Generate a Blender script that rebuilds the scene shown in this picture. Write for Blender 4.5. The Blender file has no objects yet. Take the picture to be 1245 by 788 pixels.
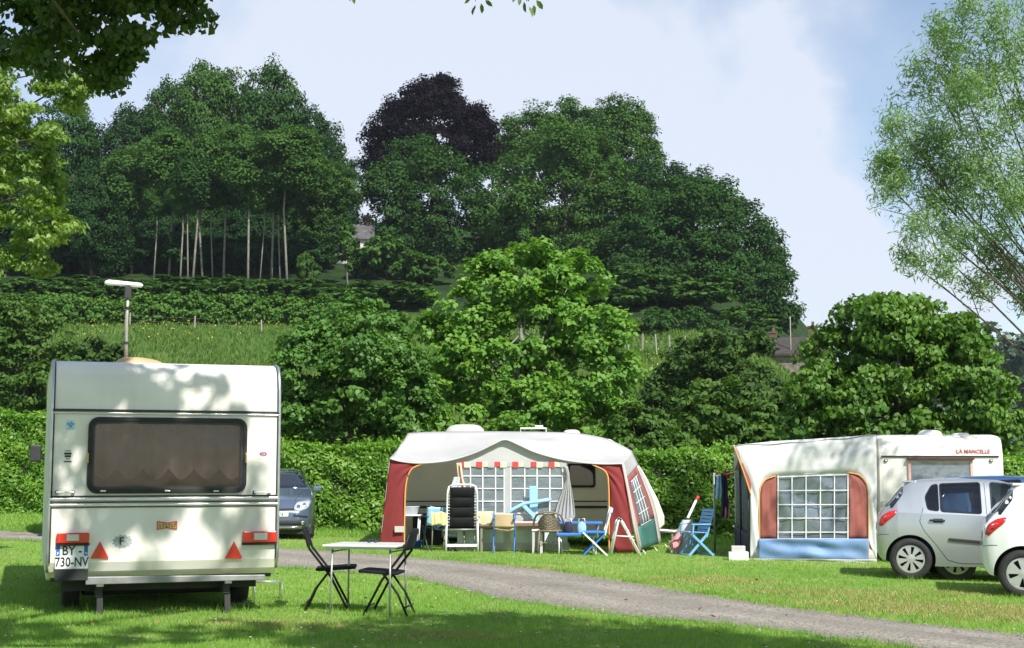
import bpy, bmesh, math, random
import numpy as np
from mathutils import Vector, Matrix
from mathutils.bvhtree import BVHTree
S = bpy.context.scene
COL = S.collection
R = math.radians
# ---------------------------------------------------------------- camera
FPX, CX, CY, HZ, EYE = 1710.0, 622.5, 394.0, 571.0, 1.5
PITCH = math.atan((HZ - CY) / FPX)
cam_d = bpy.data.cameras.new('camera'); cam = bpy.data.objects.new('camera', cam_d); COL.objects.link(cam)
cam.location = (0, 0, EYE); cam.rotation_euler = (math.pi / 2 + PITCH, 0, 0)
cam_d.sensor_width = 36; cam_d.lens = 36 * FPX / 1245.0; cam_d.clip_end = 5000; cam_d.clip_start = 0.1
S.camera = cam
# ---------------------------------------------------------------- light
SUN_EL, SUN_AZ = R(46), R(150)          # azimuth from +Y towards +X
SDIR = Vector((math.sin(SUN_AZ) * math.cos(SUN_EL), math.cos(SUN_AZ) * math.cos(SUN_EL), math.sin(SUN_EL)))
sd = bpy.data.lights.new('sun', 'SUN'); sun = bpy.data.objects.new('sun', sd); COL.objects.link(sun)
sd.energy = 5.0; sd.angle = R(0.55); sd.color = (1.0, 0.97, 0.915)
sun.rotation_euler = SDIR.to_track_quat('Z', 'Y').to_euler()
vs = S.view_settings
vs.view_transform = 'Standard'; vs.look = 'None'; vs.exposure = 0.45; vs.gamma = 1.0; vs.use_curve_mapping = False
# ---------------------------------------------------------------- sky
W = bpy.data.worlds.new('World'); S.world = W; W.use_nodes = True
nt = W.node_tree; N = nt.nodes; LK = nt.links
for n in list(N): N.remove(n)
def wn(t, **k):
    n = N.new(t)
    for a, b in k.items(): setattr(n, a, b)
    return n
def wmath(op, a, b=None, clamp=False):
    n = wn('ShaderNodeMath', operation=op, use_clamp=clamp)
    for i, q in enumerate((a, b)):
        if q is None: continue
        if hasattr(q, 'links'): LK.new(q, n.inputs[i])
        else: n.inputs[i].default_value = q
    return n.outputs[0]
sky = wn('ShaderNodeTexSky', sky_type='NISHITA'); sky.sun_disc = False
sky.sun_elevation = SUN_EL; sky.sun_rotation = SUN_AZ; sky.air_density = 1.0; sky.dust_density = 0.3; sky.ozone_density = 1.0
tc = wn('ShaderNodeTexCoord')
sp = wn('ShaderNodeSeparateXYZ'); LK.new(tc.outputs['Generated'], sp.inputs[0])
zz = wmath('ADD', wmath('MAXIMUM', sp.outputs[2], 0.0), 0.22)
cmb = wn('ShaderNodeCombineXYZ')
LK.new(wmath('DIVIDE', sp.outputs[0], zz), cmb.inputs[0]); LK.new(wmath('DIVIDE', sp.outputs[1], zz), cmb.inputs[1])
def wnoise(scale, detail, off, rough=0.55, src=None):
    mp = wn('ShaderNodeMapping'); mp.inputs['Location'].default_value = off
    LK.new(src or cmb.outputs[0], mp.inputs[0])
    n = wn('ShaderNodeTexNoise'); n.inputs['Scale'].default_value = scale; n.inputs['Detail'].default_value = detail
    n.inputs['Roughness'].default_value = rough
    LK.new(mp.outputs[0], n.inputs['Vector']); return n.outputs[0]
def wramp(x, a, b):
    n = wn('ShaderNodeMapRange', interpolation_type='SMOOTHSTEP'); n.inputs[1].default_value = a; n.inputs[2].default_value = b
    LK.new(x, n.inputs[0]); return n.outputs[0]
veil = wramp(wnoise(1.1, 5, (3.3, 1.7, 0.0)), 0.30, 0.62)
puff = wramp(wnoise(5.5, 6, (0.4, 5.2, 0.0), 0.5, tc.outputs['Generated']), 0.52, 0.66)
# cloud banks of the picture's sky, broken up by noise
warp = wnoise(9.0, 5, (1.0, 2.0, 3.0), 0.55, tc.outputs['Generated'])
def bank(px, py, size, soft):
    d = Vector(((px - CX) / FPX, 1.0, (HZ - py) / FPX)).normalized()
    n = wn('ShaderNodeVectorMath', operation='DISTANCE'); LK.new(tc.outputs['Generated'], n.inputs[0]); n.inputs[1].default_value = d
    x = wmath('ADD', wmath('DIVIDE', n.outputs['Value'], size), wmath('MULTIPLY', wmath('SUBTRACT', warp, 0.5), 2.2))
    m = wramp(x, 1.0 + soft, 1.0 - soft); return m
amt = wmath('ADD', wmath('MULTIPLY', veil, 0.14), wmath('MULTIPLY', puff, 0.35))
for b in ((1000, 308, 0.040, 0.35), (928, 212, 0.055, 0.5), (1160, 360, 0.05, 0.4), (860, 110, 0.06, 0.9), (500, 130, 0.17, 0.6), (350, 60, 0.12, 0.6), (760, 40, 0.12, 0.95), (700, 170, 0.11, 0.95), (1085, 395, 0.05, 0.5)):
    amt = wmath('ADD', amt, wmath('MULTIPLY', bank(*b), 0.8 if b[2] < 0.06 and b[0] > 900 else 0.46))
low = wramp(sp.outputs[2], 0.16, 0.0)
amt = wmath('ADD', amt, wmath('MULTIPLY', low, 0.16))
amt = wmath('MULTIPLY', wmath('MINIMUM', wmath('ADD', amt, 0.10), 1.0), 0.9)
mix = wn('ShaderNodeMixRGB'); LK.new(amt, mix.inputs[0]); LK.new(sky.outputs[0], mix.inputs[1]); mix.inputs[2].default_value = (4.95, 5.3, 6.05, 1)
bg = wn('ShaderNodeBackground'); bg.inputs[1].default_value = 0.121
LK.new(mix.outputs[0], bg.inputs[0])
wo = wn('ShaderNodeOutputWorld'); LK.new(bg.outputs[0], wo.inputs[0])
# ---------------------------------------------------------------- terrain and picture helpers
def sstep(a, b, x):
    t = np.clip((np.asarray(x, float) - a) / (b - a), 0, 1); return t * t * (3 - 2 * t)
def terr(x, y):
    x = np.asarray(x, float); y = np.asarray(y, float)
    z = -0.02 * np.clip(x, -20, 20)
    up = 0.205 * np.clip(y - 46, 0, 66) + 0.30 * np.clip(y - 112, 0, 55) + 0.05 * np.clip(y - 167, 0, 120)
    az = x / np.maximum(y, 40)
    z = z + up * (1 - sstep(0.12, 0.34, az))
    z = z + 14 * sstep(170, 290, y) * sstep(0.16, 0.34, az)
    return z
def tz(x, y): return float(terr(x, y))
FW = Vector((0, math.cos(PITCH), math.sin(PITCH))); UP = Vector((0, -math.sin(PITCH), math.cos(PITCH)))
def ray(px, py):
    d = FW + Vector((1, 0, 0)) * ((px - CX) / FPX) + UP * (-(py - CY) / FPX); return d
def at(px, py, Y):
    d = ray(px, py); return Vector((0, 0, EYE)) + d * (Y / d.y)
def hit(px, py):
    lo = 4.0
    for i in range(4000):
        hi = lo * 1.004
        p = at(px, py, hi)
        if p.z <= tz(p.x, p.y):
            for k in range(30):
                m = (lo + hi) / 2; q = at(px, py, m)
                if q.z <= tz(q.x, q.y): hi = m
                else: lo = m
            return at(px, py, hi)
        lo = hi
        if lo > 900: break
    return at(px, py, 900)
# ---------------------------------------------------------------- materials
MATS = {}
def pmat(name, col, rough=0.5, metal=0.0, spec=0.5, var=0.0, vscale=4.0, bump=0.0, bscale=60.0, coat=0.0, dirt=None, detail=4):
    m = bpy.data.materials.new(name); m.use_nodes = True; t = m.node_tree; b = t.nodes['Principled BSDF']
    b.inputs['Base Color'].default_value = (*col, 1); b.inputs['Roughness'].default_value = rough
    b.inputs['Metallic'].default_value = metal; b.inputs['Specular IOR Level'].default_value = spec
    b.inputs['Coat Weight'].default_value = coat; b.inputs['Coat Roughness'].default_value = 0.06
    c = t.nodes.new('ShaderNodeTexCoord')
    if var:
        n = t.nodes.new('ShaderNodeTexNoise'); n.inputs['Scale'].default_value = vscale; n.inputs['Detail'].default_value = detail
        t.links.new(c.outputs['Object'], n.inputs['Vector'])
        mr = t.nodes.new('ShaderNodeMapRange'); mr.inputs[1].default_value = 0.3; mr.inputs[2].default_value = 0.7
        mr.inputs[3].default_value = 1 - var; mr.inputs[4].default_value = 1 + var * 0.6
        t.links.new(n.outputs[0], mr.inputs[0])
        mx = t.nodes.new('ShaderNodeVectorMath'); mx.operation = 'SCALE'; mx.inputs[0].default_value = col
        t.links.new(mr.outputs[0], mx.inputs['Scale']); out = mx.outputs[0]
        if dirt:
            n2 = t.nodes.new('ShaderNodeTexNoise'); n2.inputs['Scale'].default_value = dirt[1]; n2.inputs['Detail'].default_value = 7
            mp = t.nodes.new('ShaderNodeMapping'); mp.inputs['Scale'].default_value = (1, 1, 0.25)
            t.links.new(c.outputs['Object'], mp.inputs[0]); t.links.new(mp.outputs[0], n2.inputs['Vector'])
            r2 = t.nodes.new('ShaderNodeMapRange'); r2.inputs[1].default_value = 0.52; r2.inputs[2].default_value = 0.75; r2.inputs[4].default_value = dirt[2]
            t.links.new(n2.outputs[0], r2.inputs[0])
            m2 = t.nodes.new('ShaderNodeMixRGB'); m2.inputs[2].default_value = (*dirt[0], 1)
            t.links.new(r2.outputs[0], m2.inputs[0]); t.links.new(out, m2.inputs[1]); out = m2.outputs[0]
        t.links.new(out, b.inputs['Base Color'])
    if bump:
        n3 = t.nodes.new('ShaderNodeTexNoise'); n3.inputs['Scale'].default_value = bscale; n3.inputs['Detail'].default_value = 5
        t.links.new(c.outputs['Object'], n3.inputs['Vector'])
        bp = t.nodes.new('ShaderNodeBump'); bp.inputs['Strength'].default_value = bump; bp.inputs['Distance'].default_value = 0.02
        t.links.new(n3.outputs[0], bp.inputs['Height']); t.links.new(bp.outputs[0], b.inputs['Normal'])
    MATS[name] = m; return m
def leafmat(name, c1, c2, tr=0.3, rough=0.45, spec=0.4):
    m = bpy.data.materials.new(name); m.use_nodes = True; t = m.node_tree; b = t.nodes['Principled BSDF']
    a = t.nodes.new('ShaderNodeAttribute'); a.attribute_name = 'rnd'
    mx = t.nodes.new('ShaderNodeMixRGB'); mx.inputs[1].default_value = (*c1, 1); mx.inputs[2].default_value = (*c2, 1)
    t.links.new(a.outputs['Fac'], mx.inputs[0]); t.links.new(mx.outputs[0], b.inputs['Base Color'])
    b.inputs['Roughness'].default_value = rough; b.inputs['Specular IOR Level'].default_value = spec
    tl = t.nodes.new('ShaderNodeBsdfTranslucent')
    sc = t.nodes.new('ShaderNodeVectorMath'); sc.operation = 'MULTIPLY'; sc.inputs[1].default_value = (1.5, 1.5, 0.5)
    t.links.new(mx.outputs[0], sc.inputs[0]); t.links.new(sc.outputs[0], tl.inputs[0])
    ms = t.nodes.new('ShaderNodeMixShader'); ms.inputs[0].default_value = tr
    t.links.new(b.outputs[0], ms.inputs[1]); t.links.new(tl.outputs[0], ms.inputs[2])
    t.links.new(ms.outputs[0], t.nodes['Material Output'].inputs[0]); MATS[name] = m; return m
def clothmat(name, tr):
    m = MATS[name]; t = m.node_tree; b = t.nodes['Principled BSDF']; tl = t.nodes.new('ShaderNodeBsdfTranslucent'); ms = t.nodes.new('ShaderNodeMixShader'); ms.inputs[0].default_value = tr
    s = b.inputs['Base Color']
    if s.is_linked: t.links.new(s.links[0].from_socket, tl.inputs[0])
    else: tl.inputs[0].default_value = s.default_value
    t.links.new(b.outputs[0], ms.inputs[1]); t.links.new(tl.outputs[0], ms.inputs[2]); t.links.new(ms.outputs[0], t.nodes['Material Output'].inputs[0])
def glassmat(name, tint, refl=0.12, rough=0.03, bump=.25, bs=3.0, milk=None, mf=.0):
    m = bpy.data.materials.new(name); m.use_nodes = True; t = m.node_tree
    t.nodes.remove(t.nodes['Principled BSDF'])
    tr = t.nodes.new('ShaderNodeBsdfTransparent'); tr.inputs[0].default_value = (*tint, 1)
    g = t.nodes.new('ShaderNodeBsdfGlossy'); g.inputs['Roughness'].default_value = rough
    lw = t.nodes.new('ShaderNodeLayerWeight'); lw.inputs[0].default_value = 0.35
    ad = t.nodes.new('ShaderNodeMath'); ad.operation = 'MULTIPLY_ADD'; ad.inputs[1].default_value = 0.38; ad.inputs[2].default_value = refl
    t.links.new(lw.outputs['Fresnel'], ad.inputs[0])
    n = t.nodes.new('ShaderNodeTexNoise'); n.inputs['Scale'].default_value = bs
    bp = t.nodes.new('ShaderNodeBump'); bp.inputs['Strength'].default_value = bump; bp.inputs['Distance'].default_value = 0.05
    c = t.nodes.new('ShaderNodeTexCoord'); t.links.new(c.outputs['Object'], n.inputs['Vector'])
    t.links.new(n.outputs[0], bp.inputs['Height']); t.links.new(bp.outputs[0], g.inputs['Normal'])
    ms = t.nodes.new('ShaderNodeMixShader'); t.links.new(ad.outputs[0], ms.inputs[0])
    base = tr.outputs[0]
    if milk:
        df = t.nodes.new('ShaderNodeBsdfDiffuse'); df.inputs[0].default_value = (*milk, 1); m2 = t.nodes.new('ShaderNodeMixShader'); m2.inputs[0].default_value = mf
        t.links.new(base, m2.inputs[1]); t.links.new(df.outputs[0], m2.inputs[2]); base = m2.outputs[0]
    t.links.new(base, ms.inputs[1]); t.links.new(g.outputs[0], ms.inputs[2])
    t.links.new(ms.outputs[0], t.nodes['Material Output'].inputs[0]); MATS[name] = m; return m
# ---------------------------------------------------------------- mesh helpers
def link(name, me, mat=None, parent=None):
    if mat is not None and not me.materials: me.materials.append(MATS[mat] if isinstance(mat, str) else mat)
    o = bpy.data.objects.new(name, me); COL.objects.link(o)
    if parent is not None: o.parent = parent
    return o
def tag(o, label=None, cat=None, group=None, kind=None):
    if label: o['label'] = label
    if cat: o['category'] = cat
    if group: o['group'] = group
    if kind: o['kind'] = kind
    return o
def thing(name, label, cat, loc, rz=0.0, group=None, sc=1.0):
    o = bpy.data.objects.new(name, None); COL.objects.link(o); o.empty_display_size = 0.2
    o.location = loc; o.rotation_euler = (0, 0, rz)
    o.scale = (sc, sc, sc) if not isinstance(sc, tuple) else sc
    return tag(o, label, cat, group)
KIDS = {}
def copy_tree(o, parent=None):
    c = o.copy(); COL.objects.link(c)
    if parent is not None: c.parent = parent
    for ch in list(o.children): copy_tree(ch, c)
    return c
class MB:
    def __init__(s): s.v = []; s.f = []; s.T = None
    def add(s, vs, fs):
        k = len(s.v)
        s.v += [tuple(s.T @ Vector(p)) if s.T is not None else tuple(p) for p in vs]
        s.f += [tuple(i + k for i in f) for f in fs]; return s
    def box(s, c, d, rot=None):
        x, y, z = d[0] / 2, d[1] / 2, d[2] / 2; c = Vector(c)
        vs = [Vector((a, b, e)) for a in (-x, x) for b in (-y, y) for e in (-z, z)]
        if rot is not None:
            M = rot if isinstance(rot, Matrix) else Matrix.Rotation(rot, 3, 'Z'); vs = [M @ q for q in vs]
        return s.add([q + c for q in vs], [(0, 1, 3, 2), (4, 6, 7, 5), (0, 4, 5, 1), (2, 3, 7, 6), (0, 2, 6, 4), (1, 5, 7, 3)])
    def tube(s, pts, r, n=8, cap=True):
        pts = [Vector(p) for p in pts]; m = len(pts)
        rs = r if isinstance(r, (list, tuple)) else [r] * m
        vs = []; ref = None
        for i, p in enumerate(pts):
            d = (pts[min(i + 1, m - 1)] - pts[max(i - 1, 0)])
            if d.length < 1e-9: d = Vector((0, 0, 1))
            d.normalize()
            if ref is None or abs(d.dot(ref)) > 0.95: ref = Vector((0, 0, 1)) if abs(d.z) < 0.9 else Vector((1, 0, 0))
            a = d.cross(ref).normalized(); b = d.cross(a).normalized(); ref = b.cross(d).normalized() if False else ref
            for j in range(n):
                t = 2 * math.pi * j / n; vs.append(p + (a * math.cos(t) + b * math.sin(t)) * rs[i])
        fs = [(i * n + j, i * n + (j + 1) % n, (i + 1) * n + (j + 1) % n, (i + 1) * n + j) for i in range(m - 1) for j in range(n)]
        if cap: fs += [tuple(range(n))[::-1], tuple(range((m - 1) * n, m * n))]
        return s.add(vs, fs)
    def bar(s, p, q, r, n=8): return s.tube([p, q], r, n)
    def beam(s, p, q, w, h):          # rectangular bar between two points
        p = Vector(p); q = Vector(q); d = (q - p).normalized()
        ref = Vector((0, 0, 1)) if abs(d.z) < 0.9 else Vector((0, 1, 0))
        a = d.cross(ref).normalized() * (w / 2); b = d.cross(a).normalized() * (h / 2)
        return s.add([p + a + b, p - a + b, p - a - b, p + a - b, q + a + b, q - a + b, q - a - b, q + a - b],
                     [(3, 2, 1, 0), (4, 5, 6, 7), (0, 1, 5, 4), (1, 2, 6, 5), (2, 3, 7, 6), (3, 0, 4, 7)])
    def prism(s, poly, fn, a, b):     # poly 2D, fn(u,v,t)->point, extruded from t=a to t=b
        n = len(poly)
        vs = [fn(u, v, a) for u, v in poly] + [fn(u, v, b) for u, v in poly]
        return s.add(vs, [tuple(range(n)), tuple(range(2 * n - 1, n - 1, -1))] + [(i, (i + 1) % n, n + (i + 1) % n, n + i) for i in range(n)])
    def lathe(s, prof, n=32, fn=None): # prof [(r, h)], axis local; fn(a,b,h)->point
        fn = fn or (lambda a, b, h: (a, b, h)); m = len(prof)
        vs = [fn(r * math.cos(2 * math.pi * j / n), r * math.sin(2 * math.pi * j / n), h) for r, h in prof for j in range(n)]
        return s.add(vs, [(i * n + j, i * n + (j + 1) % n, (i + 1) * n + (j + 1) % n, (i + 1) * n + j) for i in range(m - 1) for j in range(n)])
    def sheet(s, fn, nu, nv):
        vs = [fn(i / nu, j / nv) for j in range(nv + 1) for i in range(nu + 1)]
        return s.add(vs, [(j * (nu + 1) + i, j * (nu + 1) + i + 1, (j + 1) * (nu + 1) + i + 1, (j + 1) * (nu + 1) + i) for j in range(nv) for i in range(nu)])
    def build(s, name, mat, parent=None, smooth=False, bevel=0.0, solid=0.0, seg=2, angle=40):
        me = bpy.data.meshes.new(name); me.from_pydata(s.v, [], s.f); me.update()
        b = bmesh.new(); b.from_mesh(me)
        bmesh.ops.recalc_face_normals(b, faces=b.faces); b.to_mesh(me); b.free()
        o = link(name, me, mat, parent)
        if smooth:
            me.polygons.foreach_set('use_smooth', [True] * len(me.polygons))
        if solid:
            q = o.modifiers.new('solid', 'SOLIDIFY'); q.thickness = solid; q.offset = 0
        if bevel:
            q = o.modifiers.new('bevel', 'BEVEL'); q.width = bevel; q.segments = seg; q.limit_method = 'ANGLE'; q.angle_limit = R(angle)
        return o
def rrect(w, h, r, n=6, cx=0.0, cy=0.0):
    p = []
    for sx, sy, a in ((1, 1, 0), (-1, 1, 90), (-1, -1, 180), (1, -1, 270)):
        for i in range(n + 1):
            t = R(a + 90 * i / n); p.append((cx + sx * (w / 2 - r) + r * math.cos(t), cy + sy * (h / 2 - r) + r * math.sin(t)))
    return p
def ring(mb, outer, inner, fn, a, b):
    n = len(outer)
    vs = [fn(u, v, a) for u, v in outer] + [fn(u, v, a) for u, v in inner] + [fn(u, v, b) for u, v in outer] + [fn(u, v, b) for u, v in inner]
    fs = []
    for i in range(n):
        j = (i + 1) % n
        fs += [(i, j, n + j, n + i), (2 * n + i, 3 * n + i, 3 * n + j, 2 * n + j), (i, 2 * n + i, 2 * n + j, j), (n + i, n + j, 3 * n + j, 3 * n + i)]
    return mb.add(vs, fs)
def resample(pts, n):
    pts = [np.array(p, float) for p in pts]
    d = np.r_[0, np.cumsum([np.linalg.norm(pts[i + 1] - pts[i]) for i in range(len(pts) - 1)])]
    t = np.linspace(0, d[-1], n); P = np.array(pts)
    return np.stack([np.interp(t, d, P[:, k]) for k in range(P.shape[1])], 1)
def smooth_curve(pts, n):
    P = [np.array(p, float) for p in pts]; P = [2 * P[0] - P[1]] + P + [2 * P[-1] - P[-2]]; out = []
    m = len(P) - 3
    for k in range(n):
        t = k / (n - 1) * m; i = min(int(t), m - 1); u = t - i; a, b, c, d = P[i:i + 4]
        out.append(0.5 * (2 * b + (c - a) * u + (2 * a - 5 * b + 4 * c - d) * u * u + (3 * b - a - 3 * c + d) * u ** 3))
    return out
def text(body, size, mat, parent, M, name='lettering', ext=0.001, align='CENTER', xs=1.0, shear=0.0):
    cu = bpy.data.curves.new(name, 'FONT'); cu.body = body; cu.size = size; cu.extrude = ext; cu.align_x = align; cu.align_y = 'CENTER'; cu.resolution_u = 3
    cu.shear = shear; cu.offset = size * 0.012
    o = bpy.data.objects.new(name, cu); dg = bpy.context.evaluated_depsgraph_get(); COL.objects.link(o)
    dg.update(); me = bpy.data.meshes.new_from_object(o.evaluated_get(bpy.context.evaluated_depsgraph_get()))
    bpy.data.objects.remove(o); me.materials.clear()
    me.transform(M @ Matrix.Diagonal((xs, 1, 1, 1))); return link(name, me, mat, parent)
FACE = Matrix.Rotation(math.pi / 2, 4, 'X')     # text facing -Y
def frm(loc, M=FACE): return Matrix.Translation(loc) @ M
def mesh_np(name, V, F, rnd=None, mat=None, parent=None, smooth=False):
    me = bpy.data.meshes.new(name); nf, k = F.shape
    me.vertices.add(len(V)); me.vertices.foreach_set('co', np.ascontiguousarray(V, np.float32).ravel())
    me.loops.add(nf * k); me.loops.foreach_set('vertex_index', np.ascontiguousarray(F, np.int32).ravel())
    me.polygons.add(nf); me.polygons.foreach_set('loop_start', np.arange(0, nf * k, k, dtype=np.int32))
    me.update(calc_edges=True)
    if smooth: me.polygons.foreach_set('use_smooth', np.ones(nf, bool))
    if rnd is not None:
        a = me.attributes.new('rnd', 'FLOAT', 'FACE'); a.data.foreach_set('value', np.ascontiguousarray(rnd, np.float32))
    if mat is not None: me.materials.append(MATS[mat])
    return me
def unit(a): return a / np.maximum(np.linalg.norm(a, axis=1, keepdims=True), 1e-9)
def leaves_mesh(name, C, Nn, L, Wd, rng, rnd, mat, droop=0.3, fold=0.18, jit=0.35, T=None):
    n = len(C); Nn = unit(Nn)
    t = np.cross(Nn, rng.normal(size=(n, 3))) if T is None else T
    t = unit(unit(t) + np.array([0, 0, -droop])); s = unit(np.cross(t, Nn)); nn = np.cross(s, t)
    k = 1 + rng.uniform(-jit, jit, (n, 1)); l = L * k; w = Wd * k
    V = np.stack([C - t * l / 2, C + s * w / 2 + nn * w * fold - t * l * 0.05, C + t * l / 2, C - s * w / 2 + nn * w * fold - t * l * 0.05], 1).reshape(-1, 3)
    F = np.arange(4 * n).reshape(n, 4)
    return mesh_np(name, V, F, rnd, mat)
def crown(name, lobes, n, L, Wd, seed, mat, clump=0.5, up=0.5, droop=0.3, flat=0.6, inner=0.12, rho=(0.72, 1.06), jit=0.35, rej=0.72, per=60):
    rng = np.random.default_rng(seed); Lb = np.array(lobes, float)
    A = (Lb[:, 3] * Lb[:, 4] + Lb[:, 4] * Lb[:, 5] + Lb[:, 3] * Lb[:, 5]); A = .75 * A / A.sum() + .25 / len(A)
    M = max(12, n // per)
    ids = rng.choice(len(Lb), M * 3, p=A); u = unit(rng.normal(size=(M * 3, 3)))
    rr = rng.uniform(rho[0], rho[1], (M * 3, 1)); inn = rng.random(M * 3) < inner; rr[inn] *= rng.uniform(0.3, 0.9, (inn.sum(), 1))
    P = Lb[ids, :3] + u * Lb[ids, 3:] * rr
    q = np.min(np.linalg.norm((P[:, None, :] - Lb[None, :, :3]) / Lb[None, :, 3:], axis=2), axis=1)
    ok = (q > rej) | inn; P, u, ids = P[ok][:M], u[ok][:M], ids[ok][:M]; M = len(P)
    out = unit(u / Lb[ids, 3:]); cr = rng.random(M); cs = rng.uniform(0.6, 1.35, M)
    k = rng.choice(M, n, p=cs / cs.sum()); off = rng.normal(size=(n, 3)); off = unit(off) * rng.random((n, 1)) ** 0.5
    off[:, 2] *= flat
    C = P[k] + off * clump * cs[k][:, None]
    Nn = out[k] * 0.45 + off * 0.45 + np.array([0, 0, up]) + rng.normal(size=(n, 3)) * 0.38
    rnd = np.clip(cr[k] * 0.6 + rng.random(n) * 0.4, 0, 1)
    return leaves_mesh(name, C, Nn, L, Wd, rng, rnd, mat, droop, jit=jit)
def rlobes(seed, rx, rz, zc, k, spread=0.62, size=(0.34, 0.52), base=True):
    r = random.Random(seed); out = [(0, 0, zc, rx * 0.62, rx * 0.62, rz * 0.66)] if base else []
    for i in range(k):
        while True:
            a, b, c = r.uniform(-1, 1), r.uniform(-1, 1), r.uniform(-1, 1)
            if 0.35 < a * a + b * b + c * c < 1: break
        s = r.uniform(*size); out.append((a * rx * spread, b * rx * spread, zc + c * rz * spread, rx * s, rx * s, rz * s * 0.9))
    return out
def trunk_mb(base, top, r0, r1, seed, limbs=(), n=10):
    rng = random.Random(seed); mb = MB(); b = Vector(base); t = Vector(top); pts = []; rs = []
    for i in range(9):
        k = i / 8; p = b.lerp(t, k); j = 0.035 * (t - b).length * math.sin(k * math.pi)
        pts.append(p + Vector((rng.uniform(-1, 1) * j, rng.uniform(-1, 1) * j, 0))); rs.append((r0 * (1 - k) + r1 * k) * (1.5 if i == 0 else 1))
    mb.tube(pts, rs, n)
    for l in limbs:
        l = Vector(l); k = rng.uniform(0.35, 0.95); s = b.lerp(t, k); m = s.lerp(l, 0.5) + Vector((0, 0, -0.12 * (l - s).length * rng.uniform(-0.5, 1)))
        r = (r0 * (1 - k) + r1 * k) * 0.55
        mb.tube([s, s.lerp(m, .5) + Vector((0, 0, .05)), m, m.lerp(l, .5), l], [r, r * .85, r * .65, r * .42, r * .18], 6)
    return mb
# ---------------------------------------------------------------- material list
def ground_mat():
    m = bpy.data.materials.new('lawn'); m.use_nodes = True; t = m.node_tree; b = t.nodes['Principled BSDF']
    c = t.nodes.new('ShaderNodeTexCoord')
    def noise(s, d=5, off=0):
        n = t.nodes.new('ShaderNodeTexNoise'); n.inputs['Scale'].default_value = s; n.inputs['Detail'].default_value = d
        mp = t.nodes.new('ShaderNodeMapping'); mp.inputs['Location'].default_value = (off, off * 2, 0)
        t.links.new(c.outputs['Object'], mp.inputs[0]); t.links.new(mp.outputs[0], n.inputs['Vector']); return n.outputs[0]
    def rng_(x, a, b2, lo=0, hi=1):
        n = t.nodes.new('ShaderNodeMapRange'); n.inputs[1].default_value = a; n.inputs[2].default_value = b2; n.inputs[3].default_value = lo; n.inputs[4].default_value = hi
        t.links.new(x, n.inputs[0]); return n.outputs[0]
    def mixc(f, a, b2):
        n = t.nodes.new('ShaderNodeMixRGB'); t.links.new(f, n.inputs[0])
        for i, q in ((1, a), (2, b2)):
            if isinstance(q, tuple): n.inputs[i].default_value = (*q, 1)
            else: t.links.new(q, n.inputs[i])
        return n.outputs[0]
    col = mixc(rng_(noise(0.35), .35, .65), (0.15, 0.29, 0.045), (0.24, 0.36, 0.08))
    col = mixc(rng_(noise(2.3, 6, 3), .48, .68, 0, .75), col, (0.36, 0.31, 0.14))
    col = mixc(rng_(noise(9, 6, 7), .55, .75, 0, .5), col, (0.07, 0.12, 0.02))
    # rough hill pasture beyond the hedge: cloud shade put into its colour, drier streaks
    sp = t.nodes.new('ShaderNodeSeparateXYZ'); t.links.new(c.outputs['Object'], sp.inputs[0])
    hillc = mixc(rng_(noise(0.12, 7, 11), .35, .65), (0.05, 0.115, 0.02), (0.10, 0.155, 0.034))
    hillc = mixc(rng_(noise(0.8, 7, 17), .5, .75, 0, .6), hillc, (0.15, 0.16, 0.055))
    col = mixc(rng_(sp.outputs[1], 42, 47), col, hillc)
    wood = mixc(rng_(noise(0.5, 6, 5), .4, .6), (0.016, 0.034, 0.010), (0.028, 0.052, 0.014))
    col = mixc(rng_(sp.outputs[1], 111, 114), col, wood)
    t.links.new(col, b.inputs['Base Color']); b.inputs['Roughness'].default_value = 0.9; b.inputs['Specular IOR Level'].default_value = 0.1
    bp = t.nodes.new('ShaderNodeBump'); bp.inputs['Strength'].default_value = 0.6; bp.inputs['Distance'].default_value = 0.05
    t.links.new(noise(25, 6, 2), bp.inputs['Height']); t.links.new(bp.outputs[0], b.inputs['Normal'])
    MATS['lawn'] = m
ground_mat()
pmat('gravel', (0.335, 0.30, 0.25), .95, var=.45, vscale=28, bump=.9, bscale=70, spec=.15, dirt=((0.19, 0.17, 0.13), 1.1, .65), detail=8)
leafmat('grass_blade', (0.12, 0.265, 0.035), (0.31, 0.47, 0.11), .38, .6, .12)
leafmat('leaf_maple', (0.078, 0.20, 0.022), (0.19, 0.35, 0.055), .34, .5, .3)
leafmat('leaf_round', (0.048, 0.132, 0.018), (0.115, 0.24, 0.04), .28, .5, .3)
leafmat('leaf_lime', (0.045, 0.12, 0.013), (0.14, 0.265, 0.034), .3, .5, .3)
leafmat('leaf_dark', (0.035, 0.078, 0.014), (0.06, 0.115, 0.024), .22, .6, .15)
leafmat('leaf_mid', (0.045, 0.11, 0.017), (0.10, 0.18, 0.032), .28, .55, .2)
leafmat('leaf_hill', (0.022, 0.062, 0.014), (0.050, 0.118, 0.025), .22, .7, .06)  # cloud shade over the hill is put into these dark leaf greens
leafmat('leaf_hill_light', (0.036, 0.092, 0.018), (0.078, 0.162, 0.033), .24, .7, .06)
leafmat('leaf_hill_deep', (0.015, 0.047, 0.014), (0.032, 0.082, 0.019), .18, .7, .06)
leafmat('leaf_copper', (0.006, 0.004, 0.0065), (0.011, 0.0065, 0.010), .08, .7, .08)
leafmat('leaf_willow', (0.10, 0.205, 0.06), (0.235, 0.36, 0.14), .36, .5)
leafmat('leaf_beech', (0.095, 0.185, 0.028), (0.24, 0.345, 0.08), .38)
leafmat('leaf_canopy', (0.05, 0.10, 0.015), (0.09, 0.15, 0.03), .3)
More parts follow.
